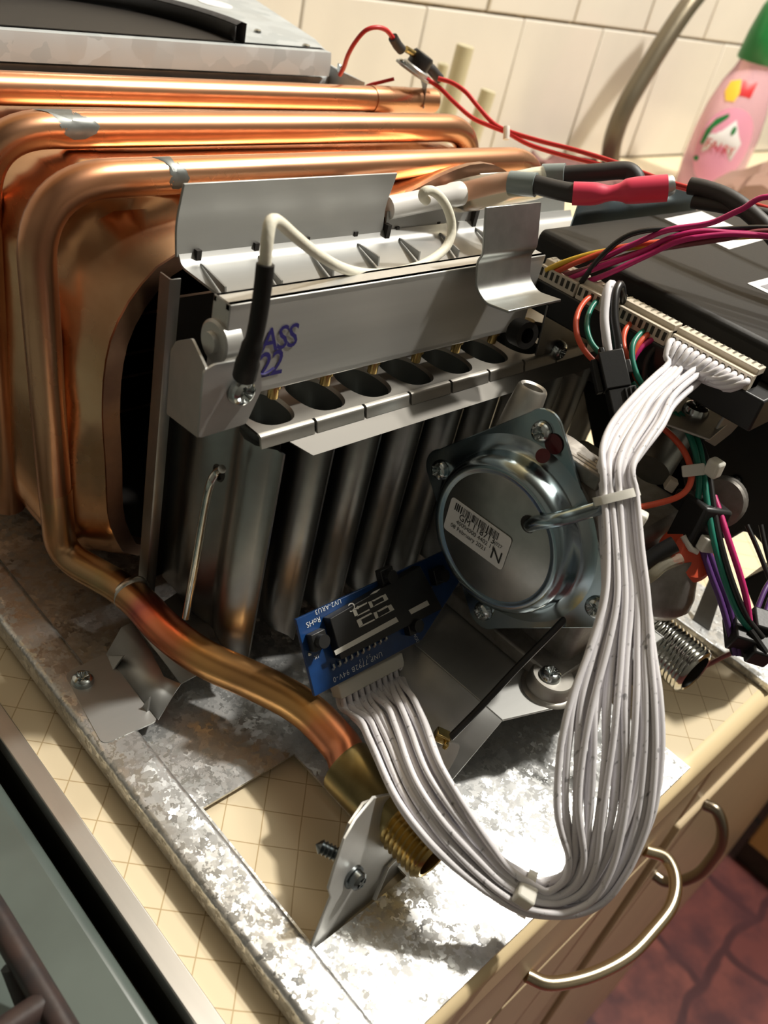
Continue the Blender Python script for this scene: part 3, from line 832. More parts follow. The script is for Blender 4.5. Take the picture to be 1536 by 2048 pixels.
# outlet pipe to the brass thread
out_path = fillet([(0.1275, 0.2475, 0.058), (0.1297, 0.2475, 0.026), (.1412,.2147,.0258), (.1410,.1921,.0258), (.1446,.1736,.0258), (.1543,.1555,.0256), (.1623,.1359,.0255), (.1612,.1148,.0258), (0.1575, 0.1080, 0.0258)], 0.011, 10)
rs = [0.0059 + 0.0008 * min(1, max(0, (i - 8) / 14)) for i in range(len(out_path))]
op = build(MB().tube(out_path, rs, 28), 'outlet_pipe', TINTED, hx, loc=(0, 0, 0), angle=60, label='heat-tinted copper outlet pipe')
a, b = V((.1411,.2199,.0258)), V((.1410,.2155,.0258))
dd = (b - a).normalized()
build(MB().tube([b - dd * .0016, b - dd * .0010, b + dd * .0010, b + dd * .0016], [.0066, .0073, .0073, .0066], 28), 'brazed_ring', SOLDER_BRIGHT, op, angle=50, label='silvery brazed ring')
bf = build(MB().lathe([(.0066, 0), (.0096, .0), (.0098, .0010), (.0098, .0245), (.0092, .0258), (.0080, .0262)], (0.1573, 0.1100, 0.0258), (0.012, -1, 0), 36), 'brass_coupling', BRASS_DULL, hx, angle=30, label='olive brass coupling')
build(thread(MB(), (0.1575, 0.0885, 0.0258), (0.012, -1, 0), 0.0093, 0.0195, 0.0019, 0.0011, 0.0066), 'outlet_thread', BRASS, hx, angle=45, label='bright brass threaded outlet')

# overheat sensor on the far loop
sn = thing('overheat_sensor', (0.366, 0.333, 0.176), 'black overheat sensor with metal ears clamped on the copper pipe end', 'sensor')
nrm = V((0.30, -0.22, 0.93)).normalized()
sb = V((.3607,.3330,.1829))
u_, w_, a_ = frame(nrm)
long = V((0.93, -0.10, -0.31)).normalized(); long = (long - nrm * long.dot(nrm)).normalized(); side = nrm.cross(long)
fl_ = rounded_poly([sb + long * .0115 + side * .003, sb + long * .004 + side * .0075, sb - long * .004 + side * .0075, sb - long * .0115 + side * .003, sb - long * .0115 - side * .003, sb - long * .004 - side * .0075, sb + long * .004 - side * .0075, sb + long * .0115 - side * .003], .002, 3)
build(MB().prism(fl_, nrm * .0012), 'clamp_plate', STEEL, sn, angle=30)
build(MB().lathe([(0, 0), (.0072, 0), (.0072, .0018), (.0066, .0024), (0, .0024)], sb + nrm * .0012, nrm, 24), 'metal_cup', ALU, sn)
build(MB().lathe([(0, 0), (.0058, 0), (.0058, .0060), (.0050, .0072), (0, .0072)], sb + nrm * .0030, nrm, 24), 'sensor_body', BLACK, sn)
screw(sb + long * .0098 + nrm * .0012, nrm, .0022, sn); screw(sb - long * .0098 + nrm * .0012, nrm, .0022, sn)
build(MB().prism([sb + long * .009 - side * .003, sb + long * .009 + side * .003, (0.3745, 0.331, 0.1680), (0.3665, 0.326, 0.1685)], nrm * -.0008), 'clip', STEEL_WARM, sn)
build(MB().tube([(.3493,.3330,.1929), (.3458,.3330,.1949), (.3418,.3330,.1980)], .0024, 12), 'terminal_boot', RUBBER, sn)
build(MB().tube([(.3651,.3310,.1878), (.3699,.3300,.1859), (.3768,.3290,.1817)], .0026, 12), 'terminal_boot', RUBBER, sn)
build(MB().tube([(.3522,.3330,.1935), (.3602,.3320,.1910)], .0016, 10), 'terminal_bar', BRASS, sn)

# ================================================================ flue hood
hd = thing('flue_hood', (0.25, 0.45, 0.165), 'galvanised flue hood box with dark gasket arch behind the copper loops', 'hood')
yh = 0.384
top, mid, bot = 0.1782, 0.1735, 0.1668
x0h, x1h = 0.09, 0.352
build(MB().sheet([(x0h, yh + .010, top), (x0h, yh + .001, top), (x0h, yh, mid), (x0h, yh, bot), (x0h, yh + .006, bot - .0015)], (x1h - x0h, 0, 0), 0.001), 'front_rail', GALV_FAR, hd, angle=20)
plate_poly = [(0.09, yh + .006, top), (0.3520, yh + .006, top), (.3499,.3856,.1780), (.3655,.4146,.1780), (.3961,.5096,.1780), (0.42, 0.58, top), (0.09, 0.58, top)]
build(MB().prism(plate_poly, (0, 0, -0.001)), 'top_plate', GALV_FAR, hd, angle=20)
build(MB().prism([(0.09, yh + .004, .165), (0.352, yh + .004, .165), (0.375, 0.40, .165), (0.375, 0.60, .165), (0.09, 0.60, .165)], (0, 0, -.155)), 'hood_box', GALV_FAR, hd, angle=20)
build(MB().prism([(.3585,.3848,.1700), (.3582,.3626,.1700), (.3637,.4060,.1700)], (0, 0, -.02)), 'side_tab', GALV_FAR, hd)
gc = (0.222, 0.3905)
gas = []
m = MB(); n = 40; L0 = []
for rr, hh in ((.0720, 0.0), (.0720, .0095), (.0690, .0100), (.0665, .0085), (.0665, 0.0)):
    L0.append([V((gc[0] + rr * 1.08 * math.cos(math.pi * k / n), gc[1] + rr * .92 * math.sin(math.pi * k / n), top - .0005 + hh)) for k in range(n + 1)])
build(m.loft(L0, closed=False), 'gasket_arch', GASKET, hd, angle=40, label='dark grey felt gasket arch')
build(MB().loft([[V((gc[0] + .0662 * 1.08 * math.cos(math.pi * k / n), gc[1] + .0662 * .92 * math.sin(math.pi * k / n), z)) for k in range(n + 1)] for z in (top + .0075, top - .0012)], closed=False), 'flue_collar', BLACK_MATT, hd, angle=30, solid=.0006)
build(MB().prism([V((gc[0] + .0655 * 1.08 * math.cos(math.pi * k / n), gc[1] + .0655 * .92 * math.sin(math.pi * k / n), top + .0003)) for k in range(n + 1)], (0, 0, .0004)), 'flue_opening', SOOT, hd)
screw((.3279,.4175,.1785), (0, 0, 1), .0020, hd); screw((.3403,.3920,.1785), (0, 0, 1), .0022, hd)
screw((.3100,.4603,.1785), (0, 0, 1), .0022, hd)
screw((.3578,.3840,.1714), (1, -.4, .1), .0022, hd)
build(MB().lathe([(0, 0), (.010, 0), (.010, .0004), (0, .0004)], (.3459,.4820,.1782), (0, 0, 1), 24), 'plate_hole', PAPER, hd, label='pale oval hole')

# ================================================================ gas burner
bn = thing('gas_burner', (0.255, 0.19, 0.036), 'steel gas burner block of upright blades in front of the copper firebox', 'burner')
prof_b = [(.1680, .0004), (.1710, .0005), (.1725, .0020), (.1760, .0055), (.1805, .0064), (.1850, .0050), (.1880, .0022), (.1915, .0018), (.1955, .0038), (.2010, .0054), (.2070, .0052), (.2110, .0034), (.2150, .0028), (.2190, .0030), (.2230, .0028)]
pitch = 0.0216; xb0 = 0.1612
blade = None
for k in range(10):
    xc = xb0 + pitch * k
    if blade is None:
        loopsb = []
        for z, s in ((.020, .5), (.027, .9), (.034, 1.0), (.070, 1.0), (.095, .95), (.108, 1.0), (.1120, .95)):
            l = [V((xc - w * s, y, z)) for y, w in prof_b] + [V((xc + w * s, y, z)) for y, w in reversed(prof_b)]
            loopsb.append(l)
        m = MB().loft(loopsb); nb = len(loopsb[0]); m.f.append(list(range(nb))[::-1]); m.f.append(list(range(6 * nb, 7 * nb)))
        blade = build(m, 'burner_blade', STEEL_DARK, bn, loc=(xc, .195, .07), angle=45)
    else:
        o = blade.copy(); COL.objects.link(o); o.location = blade.location + V((pitch * k, 0, 0))
build(MB().span((0.152, 0.2225, 0.022), (0.364, 0.2240, 0.140)), 'flame_port_plate', SOOT, bn)
build(MB().sheet([(0.1478, 0.2215, 0.020), (0.1478, 0.2160, 0.020), (0.1487, 0.2155, 0.020), (0.1515, 0.2155, 0.020)], (0, 0, 0.13), 0.0006), 'side_channel', STEEL_DARK, bn, angle=30)
# face sheet with one oval air port per blade
zf = 0.1200
cells = [(0.1632 + pitch * k) for k in range(10)]
m = MB(); no = 32
def stadium(cx, cy, hw, hl):
    out = []
    for k in range(no):
        t = 2 * math.pi * k / no
        c, s = math.cos(t), math.sin(t)
        x = hw * (abs(c) ** .75) * (1 if c > 0 else -1); y = hl * (abs(s) ** .85) * (1 if s > 0 else -1)
        out.append((cx + x, cy + y))
    return out
def rect_loop(cx, cy, hx, y0, y1):
    out = []
    for k in range(no):
        t = 2 * math.pi * k / no; c, s = math.cos(t), math.sin(t)
        sc = 1 / max(abs(c), abs(s)); c, s = c * sc, s * sc
        out.append((cx + hx * c, (cy + (y1 - cy) * s) if s > 0 else (cy + (cy - y0) * s)))
    return out
yo = 0.1838
for cx_ in cells:
    ro = rect_loop(cx_, yo, pitch / 2, 0.1716, 0.206); so = stadium(cx_, yo, .0086, .0108)
    si = stadium(cx_, yo, .0079, .0101); sd = stadium(cx_, yo - .001, .0064, .0086)
    m.loft([[V((*p, zf)) for p in ro], [V((*p, zf)) for p in so], [V((*p, zf - .0012)) for p in si]])
    m.loft([[V((*p, zf - .0008)) for p in ro], [V((*p, zf - .0018)) for p in so]])
face = build(m, 'face_sheet', STEEL_WARM, bn, angle=32)
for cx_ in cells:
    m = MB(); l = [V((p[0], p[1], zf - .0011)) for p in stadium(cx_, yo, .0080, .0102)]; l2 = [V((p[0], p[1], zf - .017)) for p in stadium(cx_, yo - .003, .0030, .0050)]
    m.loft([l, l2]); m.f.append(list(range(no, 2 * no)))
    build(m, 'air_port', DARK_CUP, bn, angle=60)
xa, xz = cells[0] - pitch / 2, cells[-1] + pitch / 2
# rolled front edge, one length per blade, and the deflector lip below it
for i, cx_ in enumerate(cells):
    a, b = cx_ - pitch / 2 + (.0006 if i else 0), cx_ + pitch / 2 - .0006
    build(MB().sheet(fillet([(a, 0.1718, zf), (a, 0.1700, zf - .0002), (a, 0.1696, zf - .0022), (a, 0.1688, zf - .0040)], .0014, 4), (b - a, 0, 0), 0.0008), 'rolled_edge', STEEL_WARM, bn, angle=40)
lipo = [(0.1625, 0.1698, zf - .0038), (0.1680, 0.1625, zf - .0068), (0.3600, 0.1625, zf - .0068), (0.3600, 0.1698, zf - .0038)]
build(MB().prism(lipo, (0, 0.0006, -0.0004)), 'deflector_lip', LIP, bn, angle=30)
# inner sheet behind the gas bar with its slits and bent-up fins
zs = 0.1500
xs0, xs1 = 0.1570, 0.3700
build(MB().sheet(fillet([(xs0, 0.1915, zs - .006), (xs0, 0.1975, zs - .0006), (xs0, 0.2236, zs), (xs0, 0.2260, zs + .0035)], .0022, 4), (xs1 - xs0, 0, 0), -0.0008), 'inner_sheet', STEEL, bn, angle=40)
fa, fb = [(400, 527), (515, 512), (628, 497), (712, 487), (795, 476), (880, 467)], None
def fin(a, b, h=.0040):
    a, b = V(a), V(b)
    build(MB().prism([a + V((0, 0, .0004)), b + V((0, 0, .0004)), b + V((-.0006, 0, h)), a.lerp(b, .15) + V((-.0002, 0, h * .35))], (0.0007, 0, 0)), 'bent_fin', STEEL, bn, angle=30)
    build(MB().span((a.x - .0009, a.y + .0008, zs + .0001), (a.x + .0009, a.y + .0030, zs + .0042)), 'slit', SOOT, bn)
fin((.1635,.2232,.1500), (.1563,.1996,.1500)); fin((.1868,.2239,.1500), (.1766,.1983,.1500)); fin((.2091,.2243,.1500), (.2005,.2012,.1500))
fin((.2324,.2245,.1500), (.2252,.2051,.1500)); fin((.2546,.2249,.1500), (.2457,.2048,.1500)); fin((.2784,.2255,.1500), (.2644,.2020,.1500)); fin((.3013,.2268,.1500), (.2900,.2056,.1500))
build(MB().sheet(fillet([(0.1560, 0.2255, zs + .002), (0.1560, 0.2270, zs + .012), (0.1560, 0.2245, zs + .0252)], .004, 5), (0.0905, 0, 0), -0.0009), 'upper_flap', STEEL, bn, angle=40, bevel=.0003, label='tall bent-up front flap')
build(MB().sheet(fillet([(0.2485, 0.2262, zs + .002), (0.2485, 0.2275, zs + .0100)], .003, 3), (0.0500, 0, 0), -0.0009), 'low_flap', STEEL, bn, angle=40)
build(MB().sheet(fillet([(0.3000, 0.2262, zs + .002), (0.3000, 0.2290, zs + .010), (0.3000, 0.2290, zs + .0215)], .004, 5), (0.066, 0, 0), -0.0009), 'upper_flap', STEEL, bn, angle=40, bevel=.0003)
build(MB().span((0.2470, 0.2240, zs), (0.2490, 0.2265, zs + .006)), 'slit', SOOT, bn)
build(MB().span((0.2980, 0.2245, zs + .001), (0.3002, 0.2275, zs + .0095)), 'slit', SOOT, bn)
# electrode rod on the first blade
build(MB().tube(smooth_path([(.1455,.1776,.1054), (.1455,.1798,.1027), (.1440,.1804,.0984), (.1440,.1817,.0883), (.1440,.1831,.0652), (.1440,.1849,.0371)], 6), .0014, 12), 'electrode_rod', CHROME, bn, label='thin bent metal rod')
build(MB().lathe([(0, 0), (.0026, 0), (.0030, .0006), (.0022, .0009), (.0018, .0003), (0, .0003)], (.1462,.1792,.1028), (-1, 0, 0), 18), 'rod_hole', SOOT, bn)

# ================================================================ gas bar
gb = thing('gas_bar', (0.22, 0.181, 0.144), 'flat aluminium gas bar with a blue stamp above the burner ports', 'gas bar')
yb = 0.1780
bar_poly = [(.1407,.1780,.1597), (.2857,.1780,.1608), (.3029,.1780,.1289), (.1434,.1780,.1303)]
zt0, zb0 = 0.1600, 0.1298
xl = 0.1415
build(MB().span((xl, yb, zb0), (0.285, yb + .0022, zt0)).span((xl, yb, zt0 - .0022), (0.285, yb + .0078, zt0)).span((xl, yb, zb0), (0.285, yb + .0078, zb0 + .0022)).span((xl, yb + .006, zb0), (0.285, yb + .0078, zt0)).span((xl, yb + .001, zb0), (xl + .001, yb + .007, zt0)), 'bar', ALU, gb, bevel=.00035)
build(MB().lathe([(0.0000, .0015), (.0030, .0015), (.0032, .0), (.0056, .0), (.0064, -.0006), (.0064, -.006), (0, -.006)], (.1400,.1820,.1474), (-1, 0, 0), 28), 'end_boss', ALU, gb, label='round end boss with a hole')
build(MB().lathe([(0, 0), (.0030, 0)], (.1402,.1823,.1472), (-1, 0, 0), 20), 'boss_bore', SOOT, gb)
for k in range(9):
    cxn = cells[k] + .002
    build(MB().lathe([(.0024, 0), (.0024, .0022), (.0018, .0024), (.0018, .0060), (.0009, .0066), (0, .0060)], (cxn, yb + .0040, zb0 + .0002), (0, 0, -1), 14), 'nozzle', BRASS, gb)
# end bracket of the burner, holding the bar
eb = thing('bar_bracket', (0.143, 0.18, 0.116), 'stainless U bracket screwed over the left end of the gas bar', 'bracket')
xq, yq = 0.1362, 0.1735
c_bot, c_top = V((.1323,.1735,.1226)), V((.1314,.1735,.1445))
fp = [(.1323,.1735,.1226), (.1489,.1735,.1232), (.1530,.1735,.1341), (.1507,.1735,.1438), (.1478,.1735,.1453), (.1348,.1735,.1456), (.1317,.1735,.1441)]
xr = c_bot.x
build(MB().prism(rounded_poly(fp, .0012, 3), (0, 0.0008, 0)), 'front_leaf', STEEL, eb, angle=30)
lp = [(xr, yq + .0002, c_bot.z), (xr, yq + .0002, c_top.z + .0005), (.1385,.1834,.1381), (.1385,.1897,.1449), (.1385,.1970,.1405), (.1385,.1993,.1364), (.1385,.1987,.1148)]
lp = [lp[0], lp[1]] + lp[3:]
build(MB().prism(rounded_poly(lp, .001, 3), (0.0008, 0, 0)), 'side_leaf', STEEL, eb, angle=30)
screw((.1449,.1732,.1356), (0, -1, 0), .0044, eb, turn=.5)
text('ASS', (.1539,.1777,.1468), (1, 0, 0), (0, 0, 1), 0.0108, STAMP, gb, 'stamp_lettering', spacing=.90, wx=.86, bold=.00012)
text('22', (.1540,.1777,.1387), (1, 0, 0), (0, 0, 1), 0.0118, STAMP, gb, 'stamp_lettering', spacing=.92, wx=.85, bold=.00012)
build(MB().tube(smooth_path([(.1543,.1777,.1366), (.1570,.1777,.1361), (.1601,.1777,.1374)], 5), .0004, 6), 'stamp_arc', STAMP, gb)
# folded steel hanger in front of the bar's right end
hg = thing('box_hanger', (0.25, 0.165, 0.150), 'stepped zinc hanger plate in front of the gas bar, beside the control box', 'bracket')
prof_h = [(0, .1762, .1815), (0, .1720, .1668), (0, .1735, .1640), (0, .1712, .1560), (0, .1660, .1530), (0, .1560, .1545)]
hx0 = 0.2385
build(MB().sheet(fillet([(hx0, b, c) for a, b, c in prof_h], .0022, 4), (0.030, 0, 0), 0.0009), 'hanger_sheet', ZINC_SATIN, hg, angle=35, bevel=.0002)
build(MB().lathe([(.0028, 0), (.0050, 0), (.0050, .006), (.0028, .006)], (.2616,.1650,.1389), (-.25, -1, .2), 22, closed=True), 'ring', BLACK_MATT, hg)

# ================================================================ gas valve
gv = thing('gas_valve', (0.262, 0.118, 0.036), 'gas valve unit with a round zinc cover carrying a barcode label', 'valve')
vy, vz = 0.1193, 0.0928
fx = 0.2255
AX = (-1, 0, 0)
fc = [(.1545, .0953), (.1215, .1310), (.0812, .0880), (.1185, .0556)]
hull = []
for (y, z) in fc:
    a0 = math.atan2(z - vz, y - vy)
    for k in range(9):
        t = a0 - 1.0 + 2.0 * k / 8
        hull.append(V((fx, y + .0075 * math.cos(t), z + .0075 * math.sin(t))))
build(MB().prism(hull, (0.0013, 0, 0)), 'flange', ZINC, gv, angle=35, bevel=.0003)
for (y, z) in fc:
    screw((fx - .0002, y, z), AX, .0037, gv, turn=random.uniform(0, 1.5))
build(MB().lathe([(.0335, .0), (.0318, .0004), (.0303, .0010), (.0290, .0016), (.0284, .0024), (.0280, .0050), (.0276, .0078), (.0268, .0094), (.0256, .0103), (.0248, .0106), (.0236, .0103), (.0225, .0100), (.012, .0100), (0, .0100)], (fx, vy, vz), AX, 72), 'round_cover', ZINC, gv, angle=50, label='round bluish zinc cover')
face_x = fx - .0103
build(MB().lathe([(.0228, 0), (.0220, .0004), (.0, .0004)], (fx - .0099, vy, vz), AX, 64), 'cover_face', ZINC_SATIN, gv, angle=50, label='satin grey cover face')
lab = [(.2151,.1396,.0964), (.2151,.1118,.0983), (.2151,.1127,.0836), (.2151,.1393,.0841)]
labx = face_x - .0003
ly = sum(p[1] for p in lab) / 4; lz = sum(p[2] for p in lab) / 4
rt = (V(lab[1]) - V(lab[0]) + V(lab[2]) - V(lab[3])).normalized(); rt.x = 0; rt.normalize(); upv = V((0, -rt.z, rt.y)); 
if upv.z < 0: upv = -upv
lw = ((V(lab[1]) - V(lab[0])).length + (V(lab[2]) - V(lab[3])).length) / 2; lh = ((V(lab[3]) - V(lab[0])).length + (V(lab[2]) - V(lab[1])).length) / 2
lc = V((labx, ly, lz))
def L(u, v): return lc + rt * (u * lw / 2) + upv * (v * lh / 2)
label_o = build(MB().prism(rounded_poly([L(-1, -1), L(1, -1), L(1, 1), L(-1, 1)], .0016, 4), (-.00012, 0, 0)), 'barcode_label', PAPER, gv, label='white barcode label')
lo_ = V((-.0003, 0, 0))
bm_ = MB(); random.seed(5); u = -.82
while u < .62:
    w = random.choice((.012, .02, .035)); 
    bm_.prism([L(u, .42) + lo_, L(u + w, .42) + lo_, L(u + w, .84) + lo_, L(u, .84) + lo_], (-.00004, 0, 0)); u += w + random.choice((.015, .025, .04))
build(bm_, 'barcode', PRINT_BLACK, label_o, kind='stuff')
text('GM 118713', L(-.62, .22) + lo_, rt, upv, .0034, PRINT_BLACK, label_o, 'printed_line')
text('(027', L(.56, .20) + lo_, rt, upv, .0019, PRINT_BLACK, label_o, 'printed_line')
text('40004000 4402 11', L(-.66, -.14) + lo_, rt, upv, .0023, PRINT_BLACK, label_o, 'printed_line')
text('08 February 2021', L(-.80, -.50) + lo_, rt, upv, .0023, PRINT_BLACK, label_o, 'printed_line')
text('N', L(.55, -.42) + lo_, rt, upv, .0064, PRINT_BLACK, label_o, 'printed_line')
# pressed cable channel from the face over the rim
build(MB().tube(smooth_path([(.2160,.1092,.1050), (.2140,.1058,.1095), (.2142,.1004,.1142), (.2190,.0974,.1165), (.2250,.0935,.1200)], 6), [.0020] + [.0024] * 24, 14), 'cable_channel', ZINC, gv, label='pressed channel across the cover rim')
build(MB().lathe([(0, 0), (.0028, 0), (.0030, .0004), (.0018, .0006), (0, .0004)], (.2151,.1090,.1063), AX, 18), 'channel_mouth', SOOT, gv)
build(MB().lathe([(0, 0), (.0030, 0), (.0034, .0003), (0, .0005)], (.2253,.1161,.1296), AX, 16), 'paint_mark', RED_PAINT, gv, label='dark red paint mark by the upper screw')
build(MB().lathe([(0, 0), (.0022, 0), (.0024, .0003), (0, .0005)], (.2218,.1164,.1259), (-1, -.2, .6), 16), 'paint_mark', RED_PAINT, gv)
# cast body behind the flange
build(MB().lathe([(0, 0), (.031, 0), (.0325, .0015), (.0325, .016), (.029, .019), (0, .019)], (fx + .0013, vy, vz), (1, 0, 0), 40), 'cast_body', CAST, gv, angle=40)
build(MB().span((.2455, .090, .0365), (.305, .146, .094)), 'valve_block', CAST, gv, bevel=.004, segs=3)
for k in range(5):
    build(MB().span((.2275 + .0044 * k, .098, .122), (.2295 + .0044 * k, .126, .1275 - .0014 * k)), 'rib', CAST, gv, bevel=.0005)
build(MB().lathe([(.0072, -.032), (.0060, -.008), (.0053, -.0006), (.0046, .0003), (.0036, -.0003), (.0033, -.012), (0, -.012)], (.2428,.1400,.1333), (V((.2428,.1400,.1333)) - V((.2402,.1400,.1176))), 30), 'test_nipple', STEEL_WARM, gv, angle=40, label='hollow steel test nipple')
# rounded castings and solenoid on the right
build(MB().lathe([(0, -.004), (.0128, -.004), (.0132, 0), (.0132, .0120), (.0120, .0165), (.0080, .0195), (0, .0205)], (.2775,.0851,.0819), (-.12, -.36, -.9), 36), 'dome_casting', CAST, gv, angle=45)
build(MB().lathe([(0, .0), (.0088, .0), (.0098, -.001), (.0098, -.012), (0, -.012)], (.3068,.0852,.0993), (-.9, -.2, .35), 28), 'grey_knob', CAST, gv)
build(MB().lathe([(0, 0), (.0078, 0), (.0078, .020), (0, .020)], (.2920,.1091,.1036), (.8, .2, .4), 24), 'solenoid', ZINC_SATIN, gv, angle=40)
build(MB().box((.2899,.0989,.1044), (.0055, .0035, .0045), Quaternion((.3, .5, 1), .6).to_matrix()), 'cream_block', CREAM_PLASTIC, gv, bevel=.0004)
build(MB().lathe([(0, 0), (.0095, 0), (.0095, .009), (.0075, .011), (0, .011)], (.2827,.0828,.0857), (-.35, -.7, .55), 28), 'orange_plunger', ORANGE, gv, angle=40, label='orange plastic plunger')
build(MB().tube([(.2709,.0817,.0959), (.2669,.0841,.0918), (.2628,.0863,.0856)], .0030, 12), 'switch_lever', BLACK, gv)
build(MB().tube(smooth_path([(.2718,.0777,.0916), (.2663,.0801,.0893), (.2623,.0811,.0856), (.2616,.0824,.0825)], 4), .0021, 10), 'clear_tube', CLEAR_SLEEVE, gv)
build(MB().prism([(.3464,.1757,.0923), (.3707,.1592,.1052), (.3862,.1211,.0895), (.3757,.1032,.0620), (.3522,.1236,.0534), (.3410,.1511,.0647)], V((.03, .02, 0))), 'dark_filler', BLACK_MATT, gv)  # added dark block, hides the lit counter behind the gaps in the valve
# microswitch
mq = Quaternion((.2, -.35, 1), -.5).to_matrix()
ms = build(MB().box((.2839,.0813,.0998), (.0130, .012, .019), mq), 'micro_switch', BLACK, gv, bevel=.0012)
build(MB().box((.2876,.0888,.1035), (.010, .008, .007), mq), 'switch_cap', BLACK, ms, bevel=.001)
build(MB().box((.2792,.0738,.0983), (.0070, .004, .0055), mq), 'white_latch', NYLON, ms, bevel=.0006)
build(MB().tube([(.2754,.0819,.0976), (.2752,.0772,.0951), (.2767,.0750,.0948)], .0011, 8), 'pale_edge', NYLON, ms)
# support bracket
sb_ = thing('valve_bracket', (0.245, 0.12, 0.004), 'stainless bent bracket holding the gas valve off the back plate', 'bracket')
zb_ = 0.0350
top_poly = [(.2103, .0887, zb_), (.2400, .0785, zb_), (.3050, .0785, zb_), (.3050, .152, zb_), (.2090, .152, zb_)]
build(MB().prism(top_poly, (0, 0, -.0010)), 'top_sheet', STEEL, sb_, angle=30, bevel=.0003)
build(MB().add([(.2103, .0887, zb_ - .0004), (.1965, .0921, .0046), (.1900, .152, .0046), (.2090, .152, zb_ - .0004)], [(0, 1, 2, 3)]), 'side_sheet', STEEL, sb_, solid=.001)
build(MB().span((.3042, .0785, .0046), (.3052, .152, zb_)), 'side_sheet', STEEL, sb_)
boss = build(MB().lathe([(.0105, 0), (.0100, .0008), (.0088, .0012), (.0084, .0058), (.0076, .0066), (0, .0066)], (.2376,.0890,.0350), (0, 0, 1), 32), 'boss', STEEL_WARM, sb_, angle=40)
screw((.2360,.0895,.0416), (0, 0, 1), .0042, sb_)
build(MB().span((.236, .086, .0352), (.304, .142, .042)), 'valve_foot', CAST, gv, bevel=.001)
# gas inlet
build(thread(MB().lathe([(.0105, -.02), (.0105, 0)], (.3109,.0850,.0260), (-.02, -1, 0.0), 30, closed=True), (.3125,.0865,.0260), (-.10, -1, 0.0), 0.0112, 0.0245, 0.0019, 0.0010, 0.0080), 'inlet_thread', CHROME, gv, angle=45, label='nickel-plated threaded gas inlet')
build(MB().lathe([(.0125, 0), (.0125, .008), (.0105, .010), (.0105, .03), (0, .03)], (.3119,.0861,.0260), (.10, 1, 0.06), 30), 'inlet_neck', CAST, gv, angle=40)
# strap beside the right hole of the plate
build(MB().prism([(.3714,.0876,.0040), (.3719,.0785,.0040), (.3840,.0860,.0240), (.3870,.0947,.0240)], (0, 0, .0012)), 'strut', STEEL, sb_)

# ================================================================ control box
cb = thing('control_box', (0.38, 0.14, 0.1370), 'flat black plastic control box with cream connectors and white labels', 'control box')
build(MB().span((.2875, .0820, .1375), (.480, .1975, .1495)), 'base', BLACK, cb, bevel=.0008)
cov = build(MB().prism([(.3015, .0830, .1492), (.3030, .0830, .1600), (.3050, .0830, .1617), (.480, .0830, .1617), (.480, .0830, .1492)], (0, .1125, 0)), 'cover', BLACK_MATT, cb, bevel=.0012, angle=40)
build(MB().prism([(.3900,.1896,.1618), (.4295,.1920,.1618), (.4270,.1572,.1618), (.3884,.1549,.1618)], (0, 0, .00012)), 'blank_label', PAPER, cb)
LX, LY = (.3545,.1289,.1618)[:2]
l2 = build(MB().prism(rounded_poly([(LX, LY, .1618), (LX + .048, LY, .1618), (LX + .048, LY - .030, .1618), (LX, LY - .030, .1618)], .001, 3), (0, 0, .00012)), 'grey_print_label', PAPER, cb)
build(MB().prism([(LX + .004, LY - .004, .1620), (LX + .044, LY - .004, .1620), (LX + .044, LY - .016, .1620), (LX + .004, LY - .016, .1620)], (0, 0, .00006)), 'print_block', INK, l2)
def connector(y0, y1, n, name='pin_connector', hi=.1570):
    c = build(MB().span((.2880, y1, .1494), (.2960, y0, hi - .002)).span((.2905, y1, .1494), (.2960, y0, hi)), name, CREAM_PLASTIC, cb, bevel=.0003)
    for k in range(n):
        y = y0 - (y0 - y1) * (k + .5) / n
        build(MB().span((.2878, y - .00062, .1512), (.2882, y + .00062, .1542)), 'pin_slot', SLAB_SIDE, c)
        build(MB().span((.2925, y - .0004, hi - .0002), (.2955, y + .0004, hi + .0003)), 'contact', TIN, c)
    return c
connector(.1808, .1630, 7); connector(.1622, .1460, 6); connector(.1450, .1222, 9); connector(.1210, .0892, 13)
build(MB().prism([(.3330,.2005,.1520), (.3332,.2005,.1688), (.4375,.2005,.1712), (.4429,.2005,.1559)], (0, .0009, 0)), 'rear_sheet', ZINC, cb, label='dark zinc rear mounting sheet', bevel=.0002)
build(MB().prism([(.2866,.1710,.1424), (.2903,.1710,.1203), (.3570,.1710,.0913), (.4169,.1710,.0884), (.3969,.1710,.1142)], (0, .0009, 0)), 'side_sheet', STEEL_DARK, cb, bevel=.0002)
screw((.3047,.1708,.1204), (0, -1, 0), .0043, cb)
ft = [(.2962,.1182,.1280), (.3478,.1092,.1280), (.3396,.1002,.1280), (.2888,.0930,.1280), (.2815,.1075,.1280)]
build(MB().prism(ft, (0, 0, -.0010)), 'front_tab', STEEL_WARM, cb, bevel=.0003)
build(MB().prism([(.2934,.0955,.1244), (.2984,.0955,.1273), (.3087,.0955,.1597), (.3392,.0955,.1395), (.3157,.0955,.1214), (.3054,.0955,.1187)], (0, .0010, 0)), 'front_leg', STEEL, cb, bevel=.0003)
screw((.3019,.1067,.1280), (0, 0, 1), .0050, cb)
hs = thing('black_housing', (0.36, 0.09, 0.05), 'black plastic housing under the control box at the right', 'housing')
build(MB().prism([(.3450,.1279,.0977), (.3450,.1061,.1292), (.3450,.0869,.1341), (.3450,.0545,.0727), (.3450,.0686,.0718), (.3450,.0765,.0746), (.3450,.0812,.0735), (.3450,.0840,.0676), (.3450,.0898,.0634), (.3450,.1070,.0701)], (.05, 0, 0)), 'shell', BLACK, hs, bevel=.001)
build(MB().prism([(.3450,.0718,.0539), (.3450,.0591,.0772), (.3450,.0459,.0520), (.3450,.0605,.0442)], (.04, 0, 0)), 'lower_shell', BLACK_MATT, hs, bevel=.001)
